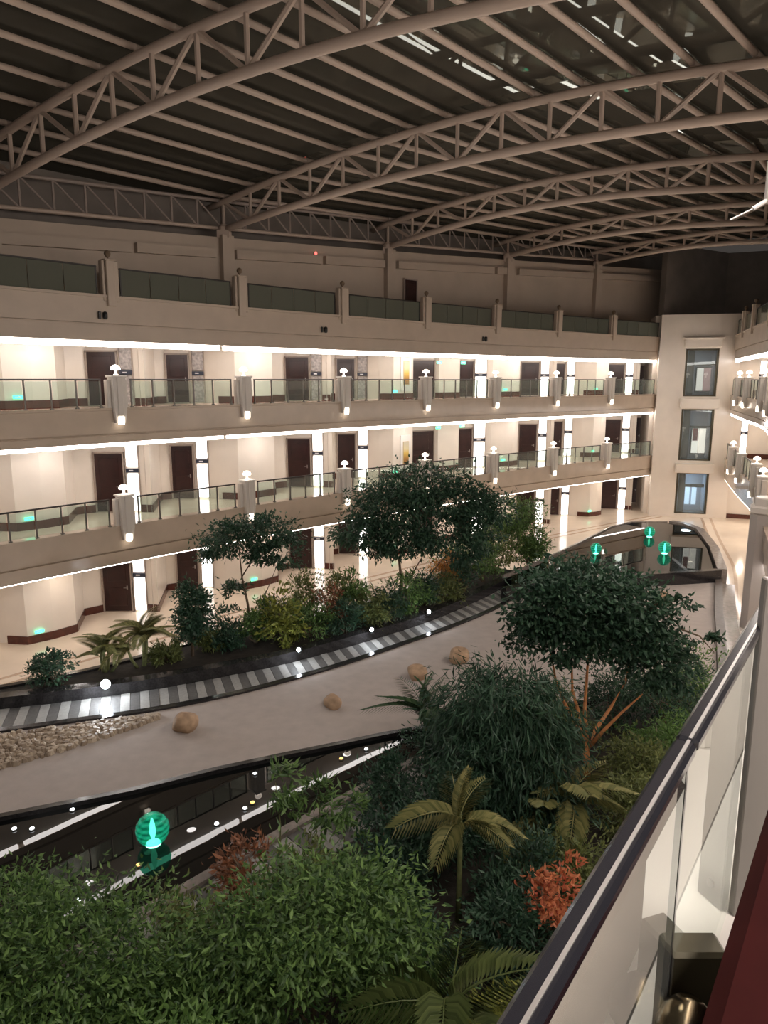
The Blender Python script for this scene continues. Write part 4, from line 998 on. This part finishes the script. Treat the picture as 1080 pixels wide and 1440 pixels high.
GB = [(-5.6, 9.6, 1.4, 1.3, 'leaf_fresh', 'fresh green bush at the left picture edge below the pond'), (-6.4, 8.7, 1.5, 1.2, 'leaf_mid', 'mid green bush outermost in the lower left'), (-3.1, 9.7, 1.3, 1.0, 'leaf_olive', 'olive bush along the near pond kerb'), (-2.7, 8.0, 1.5, 1.7, 'leaf_mid', 'mid green bush between the two large bottom bushes'),
      (-4.4, 6.9, 1.7, 1.9, 'leaf_mid', 'shadowed bush at the bottom left'), (-2.2, 6.6, 1.6, 1.9, 'leaf_fresh', 'fresh green bush at the bottom edge left of centre'), (-.4, 6.3, 1.6, 1.6, 'leaf_mid', 'mid green bush at the bottom edge centre'), (.2, 11.0, 1.5, 1.6, 'leaf_dark', 'dark leafy bush under the second striped path'),
      (1.0, 11.6, 1.5, 1.9, 'leaf_dark', 'dark leafy bush left of the weeping bamboo'), (-.5, 10.3, 1.2, 1.3, 'leaf_mid', 'mid green bush behind the large fresh green bush'), (-1.35, 10.6, 1.1, 1.1, 'leaf_olive', 'olive bush beside the dull red brown shrub'), (.5, 9.2, 1.2, 1.3, 'leaf_dark', 'dark bush at the foot of the slender pale palm'),
      (1.9, 9.4, 1.3, 1.5, 'leaf_dark', 'dark bush left of the rust red shrub'), (2.3, 10.6, 1.3, 1.6, 'leaf_dark', 'dark bush behind the rust red shrub'), (1.7, 7.9, 1.1, 1.2, 'leaf_yellow', 'yellow green bush at the bottom beside the railing'), (3.2, 11.0, 1.3, 1.1, 'leaf_olive', 'olive bush beneath the pale palm'),
      (5.6, 14.3, 1.5, 1.3, 'leaf_olive', 'pale feathery bush right of the orange trunk'), (4.9, 12.9, 1.3, 1.2, 'leaf_olive', 'pale feathery bush beside the railing below the orange trunk'), (6.6, 15.4, 1.6, 1.5, 'leaf_fresh', 'fresh green bush close to the railing'), (7.4, 17.4, 2.0, 2.0, 'leaf_dark', 'large dark bush behind the orange trunked tree'),
      (8.3, 18.4, 1.9, 1.8, 'leaf_mid', 'dark round bush at the right corner of the sand'), (6.0, 17.3, 1.8, 1.8, 'leaf_dark', 'dark bush left of the round corner bush'), (4.2, 16.6, 1.5, 1.3, 'leaf_olive', 'olive bush on the sand side of the orange trunk'), (2.2, 15.9, 1.4, 1.3, 'leaf_mid', 'bush right of the palm at the pond end'),
      (3.6, 9.9, .9, 1.0, 'leaf_olive', 'small olive bush between red shrub and garden walk'), (.1, 13.0, 1.2, 1.5, 'leaf_dark', 'dark bush covering the end of the second path'), (1.2, 14.0, 1.3, 1.8, 'leaf_dark', 'dark bush before the palm at the pond end'), (2.9, 8.6, .9, 1.0, 'leaf_mid', 'mid green bush nearest the railing below the red shrub')]
for i, (x, y, wd, h, mt, lb) in enumerate(GB):
    shrub('garden_bush', lb, x, y, ZF, wd, h, mt, 2400, .13, .042, 80 + i)
# thin saplings before the near pond
for i, (x, y, h, lb) in enumerate([(-1.95, 11.9, 1.7, 'thin sapling before the pond kerb, left one'), (-1.2, 12.0, 1.5, 'thin sapling before the pond kerb, middle one'), (-.75, 11.7, 1.3, 'thin sapling before the pond kerb, right one')]):
    t = thing('sapling', lb, 'sapling', (x, y, ZF), 0, 'thin saplings by the pond kerb')
    MB().tube([(0, 0, 0), (.03, 0, h * .5), (-.04, .02, h)], [.018, .014, .006], 6).build('stem', M['palm_stem'], t)
    o = obj('foliage', foliage([(-.04, .02, h, .4, .4, .28), (.12, 0, h * .75, .25, .25, .2)], 260, M['leaf_mid'], .2, .05, 150 + i, .4), t); o['kind'] = 'stuff'

# ------------------------------------------------------------------ near gallery: railing, posts, console
HD = math.radians(90 - 35.5)
DX, NX = Vector((math.cos(HD), math.sin(HD))), Vector((-math.sin(HD), math.cos(HD)))   # along the rail, outward
def N(s, o, z=0): v = DX * s + NX * o; return Vector((v.x, v.y, z))
ZN = 7.75
tag(MB().prism([N(-4, .39).xy[:], N(9, .39).xy[:], N(9, .62).xy[:], N(-4, .62).xy[:]], 6.5, ZN + .004).build('trim_20', M['curb']), 'pinkish stone curb outside the near glass railing', kind='structure')
tag(MB().prism([N(-4, .385).xy[:], N(9, .385).xy[:], N(9, -3.2).xy[:], N(-4, -3.2).xy[:]], 6.5, ZN).build('floor', M['white_paint']), 'white stone floor of the near gallery', kind='structure')
t = thing('near_railing', 'black topped glass railing beside the viewer', 'railing', (0, 0, 0), 0)
R3 = Matrix.Rotation(HD, 3, 'Z')
def rail_box(mb, s0, s1, o, z, wd, h): return mb.box(N((s0 + s1) / 2, o, z), (s1 - s0, wd, h), R3)
SJ = 1.378
for a, b in ((-1.6, SJ - .004), (SJ + .004, 3.4), (3.41, 6.2)):
    m = MB(); rail_box(m, a, b, .263, 8.652, .042, .028); hr = m.build('handrail', M['black_rail'], t, bevel=.007)
    m = MB(); rail_box(m, a, b, .257, 8.6665, .006, .003); m.build('rail_highlight', M['steel'], hr)  # grey strip stands for the highlight along the black rail
for a, b in ((-1.6, SJ - .008), (SJ + .008, 3.4), (3.42, 6.2)):
    m = MB(); rail_box(m, a, b, .263, (8.64 + ZN) / 2, .012, 8.64 - ZN); m.build('glass_pane', M['near_glass'], t)
for s in (SJ, 3.41):
    m = MB(); rail_box(m, s - .007, s + .007, .263, (8.64 + ZN) / 2, .014, 8.64 - ZN); m.build('joint', M['black_rail'], t)
q = Vector((1.055, 1.893)); qs, qo = q.dot(DX), q.dot(NX)
t = thing('grey_post', 'slim grey white post with a round bolt beside the near glass', 'post', (0, 0, 0), 0)
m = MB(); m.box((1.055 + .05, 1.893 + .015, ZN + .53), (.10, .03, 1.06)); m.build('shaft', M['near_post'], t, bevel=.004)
MB().lathe([(.014, 0), (.014, .006), (.006, .008)], n=12).build('bolt', M['steel'], t, loc=(1.10, 1.892, ZN + .07)).rotation_euler = (math.radians(90), 0, 0)
t = thing('console_table', 'dark red mahogany console with rounded edge beside the viewer', 'console', (0, 0, 0), 0)
m = MB(); rail_box(m, -1.2, 1.93, -.17, 8.27, .655, .07); m.build('tabletop', M['mahogany'], t, bevel=.03)
m = MB(); rail_box(m, -1.15, 1.88, -.20, (8.235 + ZN) / 2, .56, 8.235 - ZN); m.build('cabinet', M['mahogany'], t, bevel=.01)
t = thing('bronze_bollard', 'small bronze dome on a dark olive box at the foot of the near glass', 'light fitting', (0, 0, 0), 0)
MB().box((.665, 1.335, (8.16 + ZN) / 2), (.125, .07, 8.16 - ZN)).build('box', M['olive'], t, bevel=.008)
MB().lathe([(.035, -.06), (.035, .22), (.062, .23), (.062, .25), (.055, .26), (.05, .285), (.03, .31), (.005, .318)], (.612, 1.22, ZN + .06), 20).build('dome', M['bronze'], t, smooth=True)
tag(MB().box((2.05, 2.75, 9.1), (.4, .4, 2.72)).build('column', M['white_paint'], bevel=.02), 'white column at the right carrying the ceiling camera', 'column')
t = thing('security_camera', 'white cylindrical security camera with slim arm at the right edge', 'camera', (1.272, 2.46, 9.985), 0); t.scale = (.78, .78, .78)
MB().lathe([(.035, -.085), (.042, -.07), (.042, .075), (.03, .1)], n=16).build('housing', M['white_paint'], t, smooth=True)
MB().tube([(-.02, 0, -.07), (-.09, 0, -.112)], .009, 8).tube([(-.09, 0, -.112), (-.18, 0, -.155)], .0035, 6).build('arm', M['white_paint'], t)
MB().tube([(.03, 0, .05), (.74, .25, .05)], .015, 8).build('bracket', M['white_paint'], t)
MB().lathe([(.018, -.11), (.02, -.095), (.02, -.08)], n=10).build('lens', M['steel'], t)
light_area('gallery_light', N(1.5, -1.2, 10.5), 1.2, .5, 75, (1, .90, .82), (0, 0, HD))
light_area('gallery_light', N(5.5, -1.2, 10.5), 1.2, .5, 75, (1, .90, .82), (0, 0, HD))
